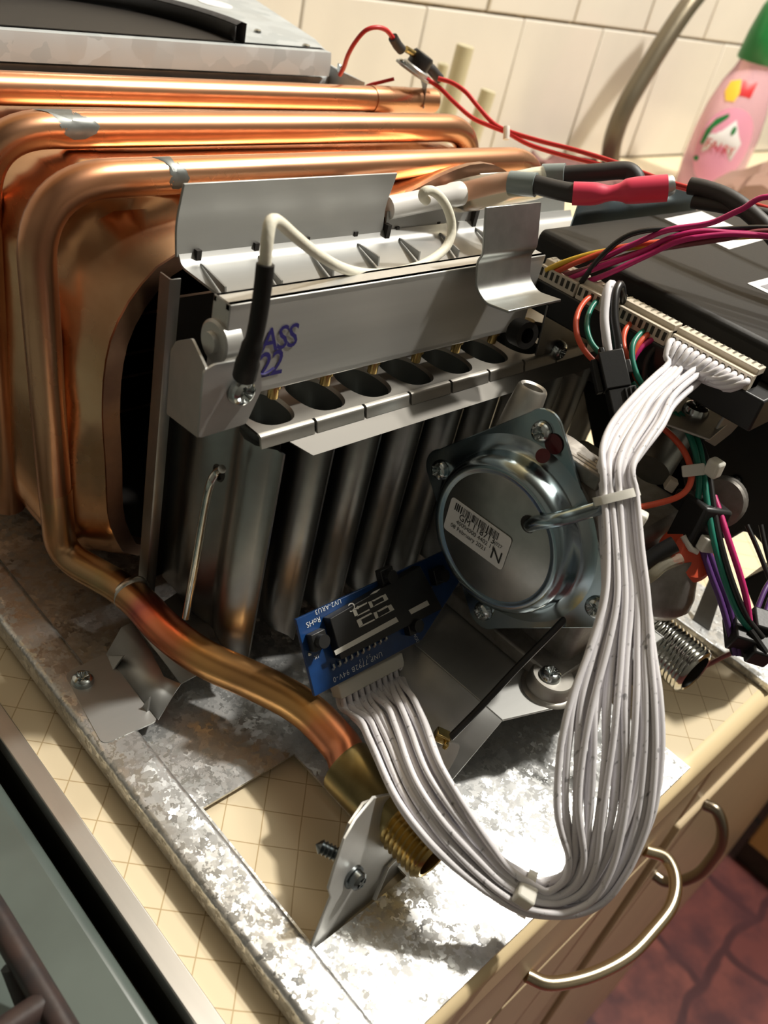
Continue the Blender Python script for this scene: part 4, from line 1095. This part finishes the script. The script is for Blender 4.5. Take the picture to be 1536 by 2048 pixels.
build(MB().span((.352, .045, .030), (.38, .062, .090)), 'post', BLACK, hs)
screw((.3448,.0936,.0917), (-1, 0, .2), .0028, hs, mat=SCREW_DARK)

# ================================================================ display board
db = thing('display_board', (.1905,.1387,.0443), 'blue display circuit board with two pale digits hanging on its white cable', 'circuit board')
BN = V((0.00000,-0.81961,0.57292)); BU = V((0.00000,0.57292,0.81961)); BX = V((1, 0, 0))
bd = [(.1607,.1484,.0583), (.1607,.1326,.0356), (.2137,.1322,.0351), (.2350,.1389,.0446), (.2419,.1411,.0477), (.2400,.1484,.0582)]
bo = build(MB().prism(bd, BN * -.0013), 'board', PCB, db, bevel=.00012)
build(MB().prism([p for p in [(.1609,.1485,.0580), (.1609,.1327,.0354), (.2139,.1323,.0348), (.2352,.1390,.0444), (.2421,.1412,.0475), (.2402,.1485,.0580)]], BN * -.0010), 'board_edge', FR4, db, label='brown board edge')
dl = .0042
disp = build(MB().prism([(.1713,.1465,.0555), (.1721,.1378,.0430), (.2234,.1374,.0425), (.2168,.1484,.0582)], BN * dl), 'display', BLACK, db, bevel=.0003)
def bar(pts, name='segment', th=.0001, mat=None):
    return build(MB().prism(pts, BN * th), name, mat or SEG, disp)
bar([(.1696,.1367,.0490), (.1699,.1357,.0476), (.2005,.1360,.0479), (.1997,.1371,.0496)], 'light_bar')
bar([(.2063,.1372,.0497), (.2072,.1361,.0481), (.2170,.1361,.0481), (.2163,.1373,.0498)], 'light_bar')
# digit segments (crop coordinates mapped on the display face)
for q in ([(.1819,.1403,.0541), (.1825,.1387,.0518), (.1843,.1390,.0522), (.1839,.1399,.0536)], [(.1812,.1427,.0576), (.1816,.1412,.0554), (.1832,.1412,.0553), (.1828,.1423,.0570)],
          [(.1900,.1402,.0539), (.1904,.1387,.0518), (.1918,.1388,.0519), (.1915,.1401,.0538)], [(.1887,.1427,.0576), (.1893,.1413,.0555), (.1906,.1413,.0556), (.1902,.1426,.0574)],
          [(.1969,.1401,.0539), (.1977,.1387,.0519), (.1997,.1387,.0519), (.1987,.1401,.0539)], [(.1955,.1426,.0575), (.1962,.1414,.0557), (.1981,.1414,.0556), (.1973,.1427,.0575)],
          [(.1820,.1403,.0542), (.1829,.1400,.0537), (.1894,.1401,.0538), (.1888,.1404,.0543)], [(.1827,.1386,.0517), (.1844,.1389,.0521), (.1897,.1389,.0521), (.1900,.1386,.0517)],
          [(.1815,.1427,.0576), (.1828,.1424,.0571), (.1881,.1425,.0573), (.1882,.1428,.0577)], [(.1826,.1410,.0551), (.1836,.1412,.0554), (.1885,.1413,.0555), (.1887,.1410,.0551)],
          [(.1915,.1401,.0539), (.1926,.1398,.0534), (.1977,.1399,.0535), (.1966,.1403,.0541)], [(.1920,.1387,.0518), (.1932,.1388,.0520), (.1978,.1389,.0521), (.1992,.1387,.0519)],
          [(.1902,.1426,.0574), (.1913,.1423,.0570), (.1964,.1424,.0572), (.1958,.1427,.0576)], [(.1908,.1413,.0555), (.1919,.1415,.0558), (.1964,.1415,.0559), (.1978,.1413,.0556)]):
    bar(q)
bar([(.1902,.1439,.0593), (.1922,.1442,.0597), (.1957,.1442,.0597), (.1934,.1438,.0591)], 'flame_symbol')
xr_, yu_ = -(V((.2014,.1358,.0476)) - V((.1699,.1357,.0476))).normalized(), None
text('°C', (.1822,.1433,.0585), xr_, -BU, .0044, SEG, disp, 'printed_mark', 'CENTER')
text('UNP 7792B 94V-0', (.1931,.1337,.0376), xr_, -BU, .0027, PRINT, db, 'printed_line', spacing=1.18)
text('UV2-ARU3', (.1806,.1480,.0579), xr_, -BU, .0024, PRINT, db, 'printed_line', spacing=1.1)
text('RoHS', (.1703,.1464,.0557), xr_, -BU, .0027, PRINT, db, 'printed_line')
text('20 13', (.1878,.1346,.0388), xr_, -BU, .0016, PRINT, db, 'printed_line', spacing=1.6)
text('MOD', (.2099,.1344,.0385), BU * -1 + BX * .3, xr_ * -1, .0020, PRINT, db, 'printed_line')
text('1K', (.1651,.1397,.0461), xr_, -BU, .0020, PRINT, db, 'printed_line', 'CENTER')
for k in range(10):
    p = V((.1705,.1359,.0406)).lerp(V((.1958,.1361,.0410)), k / 9)
    build(MB().tube([p, p + BN * .0010 + BU * .0006, p + BN * .0008 + BU * .0018], [.00075, .0005, .0004], 8), 'pin', TIN, db)
def button(p, name='push_button', r=.0024):
    c = V(p)
    o = build(MB().box(c + BN * .0016, (.0062, .0062, .0032), Matrix((BX, BU, BN)).transposed()), name, BLACK, db, bevel=.0003)
    build(MB().lathe([(0, .0024), (r, .0024), (r, 0), (0, 0)], c + BN * .0032, BN, 18), 'button_cap', BLACK, o)
    return o
button((.1659,.1431,.0507)); button((.2087,.1367,.0415)); button((.2014,.1491,.0592)); button((.2270,.1442,.0522))
for p in ((.1625,.1407,.0477), (.1679,.1409,.0480), (.2147,.1366,.0418), (.2152,.1351,.0396), (.2302,.1420,.0495), (.2232,.1419,.0494)):
    build(MB().lathe([(0, .0006), (.0004, .0005), (.0007, 0)], p, BN, 10), 'solder_joint', TIN, db)
cA, cB = V((.1733,.1322,.0298)), V((.2052,.1317,.0291))
cx_dir = (cB - cA).normalized()
con = MB().prism([cA - BU * .0024, cB - BU * .0024, cB + BU * .0030, cA + BU * .0030], BN * -.0052)
cono = build(con, 'cable_connector', NYLON, db, bevel=.0004)
NW_ = 11
pcb_pins = []
for k in range(NW_):
    p = cA.lerp(cB, (k + .5) / NW_)
    for j, dz in enumerate((-.0012, -.0038)):
        pcb_pins.append(p + BN * dz - BU * .0020)
    build(MB().box(p + BN * -.0012 - BU * .0024, (.0013, .0004, .0015), Matrix((BX, BU, BN)).transposed()), 'pin_slot', SLAB_SIDE, cono)

# ================================================================ white cable loop
wh = thing('white_cable_loop', (0.19, 0.055, 0.09), 'looped bundle of white wires from the display board up to the control box', 'cable')
SL = [(.2778,.1154,.1461),(.2566,.1118,.1408),(.2419,.1089,.1356),(.2326,.1049,.1312),(.2282,.1004,.1268),(.2255,.0956,.1213),(.2192,.0858,.1109),(.2112,.0769,.1011),(.2008,.0707,.0908),(.1908,.0654,.0802),(.1842,.0589,.0688),(.1795,.0516,.0571),(.1784,.0463,.0496),(.1792,.0417,.0430),(.1792,.0398,.0361),(.1781,.0416,.0294),(.1759,.0448,.0298),(.1702,.0531,.0340),(.1658,.0628,.0428),(.1640,.0709,.0496),(.1657,.0812,.0535),(.1758,.0962,.0501),(.1849,.1117,.0460)]
SR = [(.2902,.1025,.1488),(.2681,.1006,.1440),(.2555,.0966,.1403),(.2434,.0945,.1344),(.2363,.0930,.1294),(.2344,.0881,.1248),(.2285,.0770,.1136),(.2228,.0659,.1045),(.2168,.0555,.0956),(.2120,.0452,.0865),(.2076,.0366,.0758),(.2023,.0299,.0639),(.1978,.0270,.0545),(.1920,.0252,.0430),(.1859,.0258,.0314),(.1793,.0323,.0227),(.1699,.0418,.0203),(.1625,.0518,.0242),(.1555,.0612,.0298),(.1509,.0720,.0357),(.1505,.0850,.0397),(.1589,.1039,.0378),(.1676,.1202,.0340)]
NW = 22
rw = 0.00106
box_pins = [(.2879, .1210 - (.1210 - .0892) * (k + .5) / 13, .1528) for k in range(13)] + [(.2895, .1185 - .0033 * k, .1500) for k in range(9)]
order = list(range(NW)); random.seed(3)
CSm = smooth_path([(V(a) + V(b)) / 2 for a, b in zip(SL, SR)], 5); SSm = smooth_path([(V(b) - V(a)) / 2 for a, b in zip(SL, SR)], 5)
vs_ = [((i * 7) % 5 - 2) / 2 for i in range(NW)]
for i in range(NW):
    u0 = -1 + 2 * (i + .5) / NW
    ph, fr_, am = random.uniform(0, 6.3), random.uniform(2, 4), random.uniform(.03, .10)
    pts = []
    n = len(CSm)
    for j in range(0, n, 2):
        c, s_ = CSm[j], SSm[j]
        t = (CSm[min(j + 1, n - 1)] - CSm[max(j - 1, 0)]).normalized()
        nn = s_.cross(t).normalized()
        hw = s_.length
        th_ = max(0.0008, NW * (2 * rw) ** 2 * .95 / (4 * hw))
        q = j / (n - 1)
        uu = u0 + am * math.sin(ph + fr_ * q * 6.3)
        vv = vs_[i] + .3 * math.sin(ph * 2 + q * 9)
        uu = max(-1, min(1, uu))
        pts.append(c + s_.normalized() * (uu * (hw - rw)) + nn * (vv * th_))
    a = V(box_pins[i])
    head = [a, a + V((-.0045, -.001, .0008)), (a + V((-.0075, -.002, -.002))).lerp(pts[0], .35)]
    e = pcb_pins[21 - i]
    tail = [e - BU * .0045, e]
    path = smooth_path(head + pts[0:-1] + [pts[-1].lerp(e - BU * .009, .5)] + tail, 3)
    w = build(MB().tube(path, rw, 9), 'wire', WHITE_WIRE, wh, angle=70)
# faint printed marks on the insulation
# nylon ties
def tie_round(Lp, Rp, depth_dir, along, hpos, hrot=None, hs=(.0044, .0040, .0060)):
    Lp, Rp = V(Lp), V(Rp); c = (Lp + Rp) / 2; s = (Rp - Lp) / 2; d = V(depth_dir).normalized() * .0066
    sg = lambda q: math.copysign(abs(q) ** .55, q)
    pts = [c + s * sg(math.cos(t)) * 1.10 + d * sg(math.sin(t)) for t in [2 * math.pi * k / 16 for k in range(17)]]
    al = V(along)
    al = (al - s.normalized() * al.dot(s.normalized())).normalized()
    mb = MB(); loops = []
    sm = smooth_path(pts, 2)
    for i, p in enumerate(sm):
        out = (p - c).normalized()
        loops.append([p + al * .0014 + out * .0004, p - al * .0014 + out * .0004, p - al * .0014 - out * .0004, p + al * .0014 - out * .0004])
    mb.loft(loops)
    t = build(mb, 'cable_tie', NYLON, wh, angle=50)
    build(MB().box(hpos, hs, hrot), 'tie_head', NYLON, t, bevel=.0008)
view1 = V((.2305,.0922,.1238)) - V((0, 0, .2625))
tie_round((.2253,.0954,.1209), (.2349,.0888,.1259), view1, (V((.2238,.0815,.1122)) - V((.2325,.0964,.1281))), (.2308,.0828,.1204), Quaternion((.2, .3, 1), .4).to_matrix())
view2 = V((.1742,.0434,.0231)) - V((0, 0, .2625))
tie_round((.1772,.0457,.0285), (.1713,.0414,.0181), view2, (V((.1735,.0530,.0203)) - V((.1775,.0380,.0257))), (.1685,.0426,.0300), Quaternion((.5, .2, 1), .5).to_matrix(), (.0062, .0060, .0046))

# ================================================================ ignition parts
ic = thing('braided_ignition_lead', (0.17, 0.17, 0.15), 'cream braided ignition lead curling from the white ceramic tube to a black sleeve', 'cable')
build(MB().tube(smooth_path([(.2408,.2035,.1733),(.2379,.2030,.1750),(.2372,.2025,.1769),(.2400,.2020,.1775),(.2444,.2010,.1754),(.2488,.2000,.1713),(.2519,.1990,.1660),(.2507,.1970,.1614),(.2451,.1950,.1577),(.2323,.1920,.1557),(.2164,.1890,.1563),(.2007,.1870,.1584),(.1861,.1840,.1633),(.1711,.1800,.1710),(.1586,.1760,.1786),(.1505,.1730,.1838),(.1465,.1710,.1858),(.1439,.1695,.1857),(.1425,.1680,.1824),(.1423,.1675,.1778),(.1427,.1675,.1738)], 6), .00165, 12), 'braided_wire', SILICONE, ic)
build(MB().tube(smooth_path([(.1423,.1672,.1762),(.1422,.1668,.1708),(.1420,.1666,.1611),(.1415,.1668,.1538),(.1411,.1672,.1495),(.1421,.1690,.1431)], 4), [.0024] * 12 + [.0030] * 5 + [.0034] * 4, 14), 'black_sleeve', BLACK_MATT, ic, label='black shrink sleeve end')
cer = thing('ceramic_electrode', (0.24, 0.205, 0.15), 'white ceramic electrode holder behind the low burner flap', 'electrode')
build(MB().lathe([(0, 0), (.0043, 0), (.0043, .0295), (.0047, .0305), (.0047, .0350), (0, .0350)], (.2501,.2290,.1606), V((.2853,.2240,.1663)) - V((.2501,.2290,.1606)), 24), 'ceramic_tube', CERAMIC, cer, angle=40)
ld = thing('spark_leads', (0.29, 0.18, 0.16), 'black spark leads with clear sleeves joined by pink heat-shrink above the burner', 'cable')
build(MB().tube(smooth_path([(.2901,.2323,.1618),(.2905,.2201,.1691),(.2967,.2083,.1762)], 4), .0029, 12), 'salmon_wire', SALMON, ld)
build(MB().tube(smooth_path([(.2898,.2296,.1626),(.2914,.2158,.1698),(.2967,.2053,.1753),(.3025,.1999,.1789)], 4), [.0062, .0064, .0066, .0066, .0064, .0062, .006, .006, .006, .006, .006, .0058, .0056][:13], 16, caps=False), 'clear_sleeve', CLEAR_SLEEVE, ld)
build(MB().tube([(.2919,.2080,.1757),(.2953,.1985,.1782)], .0045, 16), 'grey_sleeve', GREY_SLEEVE, ld)
build(MB().tube([(.3113,.2077,.1781),(.3150,.2001,.1809)], .0042, 16), 'grey_sleeve', GREY_SLEEVE, ld)
build(MB().tube(smooth_path([(.2946,.1995,.1783),(.2973,.1910,.1791),(.3007,.1820,.1803)], 4), .0036, 16), 'black_lead', RUBBER, ld)
build(MB().tube(smooth_path([(.3147,.2016,.1802),(.3217,.1914,.1844),(.3281,.1832,.1879),(.3294,.1791,.1875),(.3295,.1761,.1851),(.3308,.1737,.1826)], 6), .0034, 16), 'black_lead', RUBBER, ld)
sh = smooth_path([(.2985,.1837,.1802),(.3029,.1772,.1822),(.3068,.1724,.1841),(.3119,.1669,.1868),(.3185,.1585,.1904)], 5)
build(MB().tube(sh, [.0042 - .0014 * math.exp(-((i - 9.5) / 3.2) ** 2) + .0006 * (i > 12) for i in range(len(sh))], 18), 'pink_shrink', PINK_SHRINK, ld, angle=60, label='pink heat-shrink joint')
build(MB().lathe([(0, 0), (.0036, 0), (.0040, .001), (.0040, .006), (0, .006)], (.3222,.1590,.1915), V((.3188,.1614,.1897)) - V((.3222,.1590,.1915)), 20), 'grey_end_cap', ZINC_SATIN, ld)
ho = build(MB().tube(smooth_path([(.3496,.1650,.1875),(.3504,.1590,.1884),(.3511,.1505,.1887),(.3510,.1409,.1873),(.3505,.1265,.1828),(.3512,.1081,.1728),(.3534,.0952,.1623)], 6), .0034, 16), 'black_cable', RUBBER, None, loc=(0.37, 0.17, 0.17))
tag(ho, 'thick black cable curving off the back of the control box', 'cable')
ho2 = build(MB().tube(smooth_path([(.3485,.1609,.1827),(.3507,.1505,.1848),(.3541,.1398,.1863),(.3562,.1284,.1874),(.3658,.1060,.1839),(.3685,.0900,.1747)], 5), .0026, 14), 'black_cable', RUBBER, None, loc=(0.37, 0.17, 0.166))
tag(ho2, 'thinner black cable lying along the rear edge of the control box', 'cable')

# ================================================================ red sensor wires
rw_ = thing('red_sensor_wires', (0.5, 0.25, 0.17), 'pair of thin red wires running from the overheat sensor over the control box', 'wires')
wire([(.3688,.3231,.1834),(.3733,.3170,.1831),(.3759,.3091,.1810),(.3772,.3009,.1770),(.3784,.2901,.1725),(.3808,.2816,.1712),(.3863,.2650,.1717),(.3908,.2471,.1733),(.3933,.2255,.1747),(.3938,.1982,.1758),(.3953,.1716,.1787),(.3952,.1473,.1817),(.3977,.1145,.1837),(.3956,.0885,.1761)], .00115, 'wire', RED, rw_, sub=5)
wire([(.3663,.3283,.1816),(.3694,.3209,.1795),(.3713,.3107,.1755),(.3737,.2994,.1718),(.3771,.2900,.1709),(.3805,.2810,.1704),(.3832,.2679,.1689),(.3884,.2499,.1696),(.3914,.2289,.1720),(.3945,.1982,.1748),(.3961,.1714,.1776),(.3955,.1463,.1794),(.3979,.1130,.1809),(.3958,.0870,.1733)], .00115, 'wire', RED, rw_, sub=5)
build(MB().tube([(.3798,.2821,.1731),(.3789,.2804,.1706),(.3782,.2791,.1679)], .0016, 10), 'cable_tie', NYLON, rw_)
w = wire([(.3419,.3330,.1978),(.3367,.3335,.2008),(.3304,.3340,.2014),(.3258,.3360,.1991),(.3246,.3400,.1931),(.3272,.3460,.1862),(.3316,.3520,.1794),(.3336,.3560,.1747)], .0011, 'red_wire', RED, None)
tag(w, 'red wire arching from the overheat sensor down behind the flue hood', 'wire')
w = wire([(.3513,.3360,.1790),(.3461,.3400,.1761),(.3436,.3440,.1737),(.3429,.3480,.1706)], .0009, 'red_wire', RED, None)
tag(w, 'short red wire stub lying under the clamp of the overheat sensor', 'wire')

# ================================================================ coloured looms on the control box
lo = thing('coloured_loom', (0.32, 0.14, 0.165), 'fan of yellow orange magenta and black wires across the control box top', 'wires')
rW = .00105
wire([(.2884,.1780,.1535),(.2896,.1721,.1592),(.2949,.1643,.1654),(.3018,.1552,.1705),(.3168,.1379,.1792),(.3241,.1291,.1832),(.3315,.1193,.1865),(.3472,.0952,.1902),(.3547,.0708,.1843)], rW, 'yellow_wire', YELLOW, lo)
wire([(.2891,.1756,.1530),(.2904,.1683,.1603),(.2993,.1578,.1698),(.3100,.1454,.1764),(.3218,.1321,.1833),(.3313,.1205,.1890),(.3469,.0964,.1926),(.3544,.0721,.1867)], rW, 'orange_wire', ORANGE, lo)
wire([(.2896,.1734,.1525),(.2926,.1611,.1618),(.3007,.1520,.1698),(.3075,.1433,.1752),(.3194,.1304,.1825),(.3289,.1193,.1888),(.3445,.0953,.1924),(.3518,.0712,.1866)], rW, 'brown_wire', BROWN, lo)
wire([(.2904,.1711,.1522),(.2915,.1602,.1614),(.3007,.1502,.1709),(.3074,.1447,.1780),(.3138,.1378,.1826),(.3202,.1299,.1847),(.3285,.1184,.1875),(.3440,.0945,.1911),(.3514,.0703,.1853)], rW, 'magenta_wire', MAGENTA, lo)
wire([(.2911,.1688,.1519),(.2946,.1611,.1639),(.3029,.1514,.1753),(.3064,.1454,.1809),(.3131,.1353,.1867),(.3168,.1286,.1937),(.3214,.1209,.2008),(.3347,.0950,.2002),(.3430,.0743,.1985)], rW, 'magenta_wire', MAGENTA, lo)
wire([(.2917,.1668,.1517),(.2926,.1560,.1607),(.3002,.1475,.1706),(.3082,.1410,.1783),(.3175,.1320,.1835),(.3240,.1243,.1859),(.3284,.1182,.1872),(.3439,.0943,.1909),(.3513,.0702,.1851)], rW, 'magenta_wire', MAGENTA, lo)
wire([(.2921,.1650,.1515),(.2902,.1624,.1567),(.2919,.1605,.1647),(.2964,.1573,.1731),(.3007,.1529,.1777),(.3079,.1462,.1807),(.3174,.1361,.1836),(.3309,.1197,.1897),(.3465,.0957,.1933),(.3539,.0715,.1874)], rW, 'black_wire', BLACKW, lo)

def loose(path, name, mat, label, r=.00105):
    w = wire(path, r, name, mat, None)
    return tag(w, label, 'wire')
# leads that drop from the middle of the connector row into the black plug
pl = thing('black_plug', (0.27, 0.13, 0.12), 'black plastic plug hanging in front of the control box with wires entering it', 'plug')
up_ = (V((.2729,.1345,.1442)) - V((.2663,.1151,.1267))).normalized(); rt_ = V((.2758,.1232,.1411)) - V((.2670,.1302,.1372)); rt_ = (rt_ - up_ * rt_.dot(up_)).normalized(); ou_ = rt_.cross(up_)
if ou_.dot(V((-.6, -.5, .5))) < 0: ou_ = -ou_
PR = Matrix((rt_, up_, ou_)).transposed()
pc = V((.2714,.1276,.1382))
def pbox(u, v, w_, du, dv, dw, name, mat=BLACK, bev=.0004): return build(MB().box(pc + rt_ * u + up_ * v + ou_ * w_, (du, dv, dw), PR), name, mat, pl, bevel=bev)
pbox(0, .0018, 0, .0088, .0135, .0065, 'housing')
pbox(.0012, -.0125, -.0002, .0098, .0150, .0060, 'mating_half', BLACK)
pbox(-.0058, .0010, -.0008, .0022, .0120, .0040, 'latch', BLACK)
for k in range(3): pbox(.0020 + .0016 * k, -.0120, .0031, .0006, .0125, .0008, 'rib', BLACK_MATT, .0001)
pbox(-.0028, .0088, .0015, .0018, .0030, .0030, 'lug'); pbox(.0034, .0088, .0015, .0018, .0030, .0030, 'lug'); pbox(.0052, .0020, .001, .0020, .0050, .003, 'lug')
loose([(.2921,.1554,.1526),(.2866,.1560,.1523),(.2805,.1545,.1493),(.2756,.1509,.1459),(.2722,.1456,.1427),(.2715,.1395,.1400),(.2725,.1317,.1378)], 'orange_wire', ORANGE, 'orange wire bowing farthest left from the connector row to the black plug')
loose([(.2924,.1526,.1523),(.2871,.1529,.1519),(.2817,.1509,.1492),(.2773,.1472,.1462),(.2747,.1423,.1435),(.2741,.1372,.1418),(.2749,.1315,.1403)], 'green_wire', GREEN, 'green wire bowing beside the leftmost orange wire into the black plug')
loose([(.2940,.1462,.1520),(.2880,.1463,.1575),(.2835,.1473,.1620),(.2793,.1458,.1604),(.2751,.1414,.1543),(.2730,.1370,.1491),(.2722,.1326,.1434)], 'white_wire', WHITE_WIRE, 'single thick white wire dropping straight into the black plug', .00165)
loose([(.2941,.1449,.1518),(.2894,.1449,.1579),(.2859,.1455,.1623),(.2815,.1438,.1603),(.2776,.1389,.1542),(.2758,.1336,.1484),(.2746,.1302,.1441)], 'black_wire', BLACKW, 'glossy black wire beside the single white wire at the black plug', .0017)
loose([(.2942,.1379,.1511),(.2890,.1375,.1509),(.2837,.1360,.1490),(.2804,.1329,.1460),(.2785,.1279,.1430),(.2785,.1229,.1386)], 'orange_wire', ORANGE, 'orange wire curving right of the black wire behind the black plug')
loose([(.2942,.1317,.1509),(.2872,.1314,.1506),(.2802,.1296,.1481),(.2767,.1259,.1444),(.2755,.1213,.1407),(.2763,.1169,.1378),(.2793,.1121,.1353)], 'green_wire', GREEN, 'green wire looping over the right side of the black plug')
loose([(.2948,.1290,.1510),(.2888,.1294,.1506),(.2836,.1292,.1481),(.2801,.1282,.1441),(.2786,.1262,.1399)], 'orange_wire', ORANGE, 'short orange wire just left of the magenta one at the connector')
loose([(.2952,.1263,.1508),(.2898,.1271,.1498),(.2851,.1278,.1477),(.2813,.1277,.1442),(.2800,.1268,.1403)], 'magenta_wire', MAGENTA, 'short magenta wire curving from the connector behind the black plug')
loose([(.2954,.1235,.1504),(.2909,.1248,.1490),(.2874,.1252,.1463),(.2852,.1246,.1424),(.2838,.1221,.1369)], 'grey_wire', RUBBER, 'dark grey wire rightmost of the coloured leads at the connector')
loose([(.2782,.1164,.1239),(.2797,.1178,.1320),(.2799,.1239,.1358)], 'green_wire', GREEN, 'bit of green wire showing between the black plug and the white bundle')
loose([(.2820,.1128,.1250),(.2821,.1188,.1330),(.2820,.1250,.1374)], 'orange_wire', ORANGE, 'bit of orange wire showing between the black plug and the white bundle')

# leads at the right that run down past the microswitch
loose([(.2876,.1115,.1233),(.2871,.1050,.1223),(.2859,.0985,.1204),(.2831,.0925,.1173),(.2796,.0893,.1140),(.2754,.0890,.1108),(.2702,.0920,.1075),(.2609,.0978,.1038)], 'orange_wire', ORANGE, 'orange wire looping from the right tie back to the white bundle', .00115)
loose([(.2926,.1103,.1278),(.2913,.1032,.1255),(.2887,.0968,.1222),(.2858,.0908,.1171),(.2835,.0867,.1118),(.2820,.0838,.1050)], 'green_wire', GREEN, 'green wire dropping through the right tie into the microswitch', .00115)
loose([(.2948,.1094,.1278),(.2942,.1023,.1253),(.2915,.0959,.1219),(.2880,.0899,.1170),(.2831,.0825,.1104),(.2782,.0726,.1014),(.2770,.0625,.0912),(.2789,.0530,.0815),(.2829,.0455,.0761)], 'green_wire', GREEN, 'long green wire running down past the microswitch to the lower plugs', .00115)
loose([(.2968,.1055,.1249),(.2943,.0987,.1231),(.2916,.0924,.1198),(.2877,.0862,.1152),(.2830,.0787,.1086),(.2790,.0699,.1008),(.2781,.0596,.0907),(.2806,.0506,.0814),(.2843,.0435,.0758)], 'black_wire', BLACKW, 'long black wire beside the long green wire at the right', .00115)
loose([(.2871,.0822,.1110),(.2846,.0764,.1075),(.2818,.0689,.1022),(.2812,.0599,.0937),(.2813,.0539,.0868),(.2815,.0486,.0790)], 'magenta_wire', MAGENTA, 'magenta wire running down on the far right to the lower plugs', .00115)
loose([(.2806,.0753,.0943),(.2803,.0682,.0877),(.2801,.0605,.0808),(.2789,.0532,.0740),(.2775,.0469,.0677)], 'purple_wire', PURPLE, 'left purple wire hanging from the white latch of the microswitch', .00115)
loose([(.2830,.0748,.0947),(.2828,.0672,.0879),(.2823,.0590,.0811),(.2807,.0517,.0738),(.2784,.0458,.0677)], 'purple_wire', PURPLE, 'right purple wire hanging from the white latch of the microswitch', .00115)
loose([(.3120,.0734,.0949),(.3104,.0666,.0907),(.3086,.0602,.0865),(.3066,.0532,.0817)], 'black_wire', BLACKW, 'thin black wire crossing the pale counter at the right edge', .0009)
loose([(.3167,.0701,.0955),(.3138,.0646,.0909),(.3111,.0581,.0858),(.3089,.0521,.0815)], 'black_wire', BLACKW, 'thin black wire nearest the right edge, beside a like one', .0009)
loose([(.3095,.0553,.0850),(.3016,.0541,.0820),(.2933,.0512,.0771),(.2873,.0488,.0734)], 'purple_wire', PURPLE, 'left purple wire coming in from the right edge to the lower plugs', .0010)
loose([(.3091,.0524,.0837),(.3015,.0510,.0809),(.2940,.0481,.0769),(.2878,.0461,.0734)], 'purple_wire', PURPLE, 'right purple wire coming in from the right edge to the lower plugs', .0010)
loose([(.3287,.0687,.0100),(.3339,.0645,.0140),(.3376,.0603,.0220),(.3400,.0557,.0300)], 'black_wire', BROWN, 'dark wire lying from the lower plugs to behind the gas inlet', .0011)
lp_ = thing('lower_plugs', (0.33, 0.09, 0.05), 'cluster of black inline plugs at the lower right where the purple wires end', 'plug')
q_ = Quaternion((.25, -.3, 1), .75).to_matrix()
build(MB().box((.2829,.0507,.0736), (.013, .0085, .0085), q_), 'plug_body', BLACK, lp_, bevel=.0008)
build(MB().box((.2849,.0434,.0713), (.012, .0080, .0075), q_), 'plug_body', BLACK, lp_, bevel=.0008)
build(MB().box((.2897,.0477,.0769), (.009, .0070, .006), q_), 'plug_body', BLACK, lp_, bevel=.0008)
build(MB().prism([(.2803,.0608,.0804), (.2822,.0546,.0790), (.2786,.0442,.0683), (.2761,.0480,.0680)], V((.002, .002, 0))), 'flat_tab', BLACK, lp_)
build(MB().tube([(.2806,.0476,.0779), (.2814,.0394,.0733)], .0012, 8), 'pale_ridge', BLACK_MATT, lp_)
ct = thing('cable_tie', (0.29, 0.10, 0.125), 'natural nylon cable tie with a big head round the green and orange wires', 'cable tie')
build(MB().prism(rounded_poly([(.2790,.0944,.1186), (.2840,.0893,.1216), (.2829,.0869,.1184), (.2781,.0920,.1155)], .0006, 3), V((.0006, .0006, -.0004))), 'strap', NYLON, ct, bevel=.0002)
build(MB().box((.2849,.0859,.1214), (.0048, .0052, .0064), Quaternion((.15, .5, 1), -.15).to_matrix()), 'tie_head', NYLON, ct, bevel=.0010)

# black temperature probe lead clipped to the brass outlet
pr = thing('probe_lead', (0.2, 0.1, 0.05), 'stiff black probe lead with a gold crimp beside the brass outlet', 'cable')
build(MB().tube(smooth_path([(.2389,.0884,.0935),(.2336,.0887,.0861),(.2248,.0897,.0735),(.2121,.0916,.0591),(.1979,.0925,.0457),(.1860,.0928,.0378)], 6), .00125, 12), 'lead', BLACKW, pr)
gm_ = MB()
build(MB().box((.1843,.0950,.0377), (.0042, .0050, .0034), Quaternion((.3, .2, 1), .7).to_matrix()), 'gold_crimp', BRASS, pr, bevel=.0005)
build(MB().box((.1837,.0921,.0372), (.0040, .0016, .0022), Quaternion((.3, .2, 1), .5).to_matrix()), 'gold_crimp', BRASS, pr, bevel=.0004)
build(MB().prism(rounded_poly([(.1801,.0930,.0356), (.1838,.0915,.0385), (.1862,.0884,.0386), (.1850,.0876,.0347), (.1825,.0871,.0297), (.1793,.0879,.0259)], .0012, 3), V((.0004, .0006, -.0002))), 'grey_tab', ALU, pr)
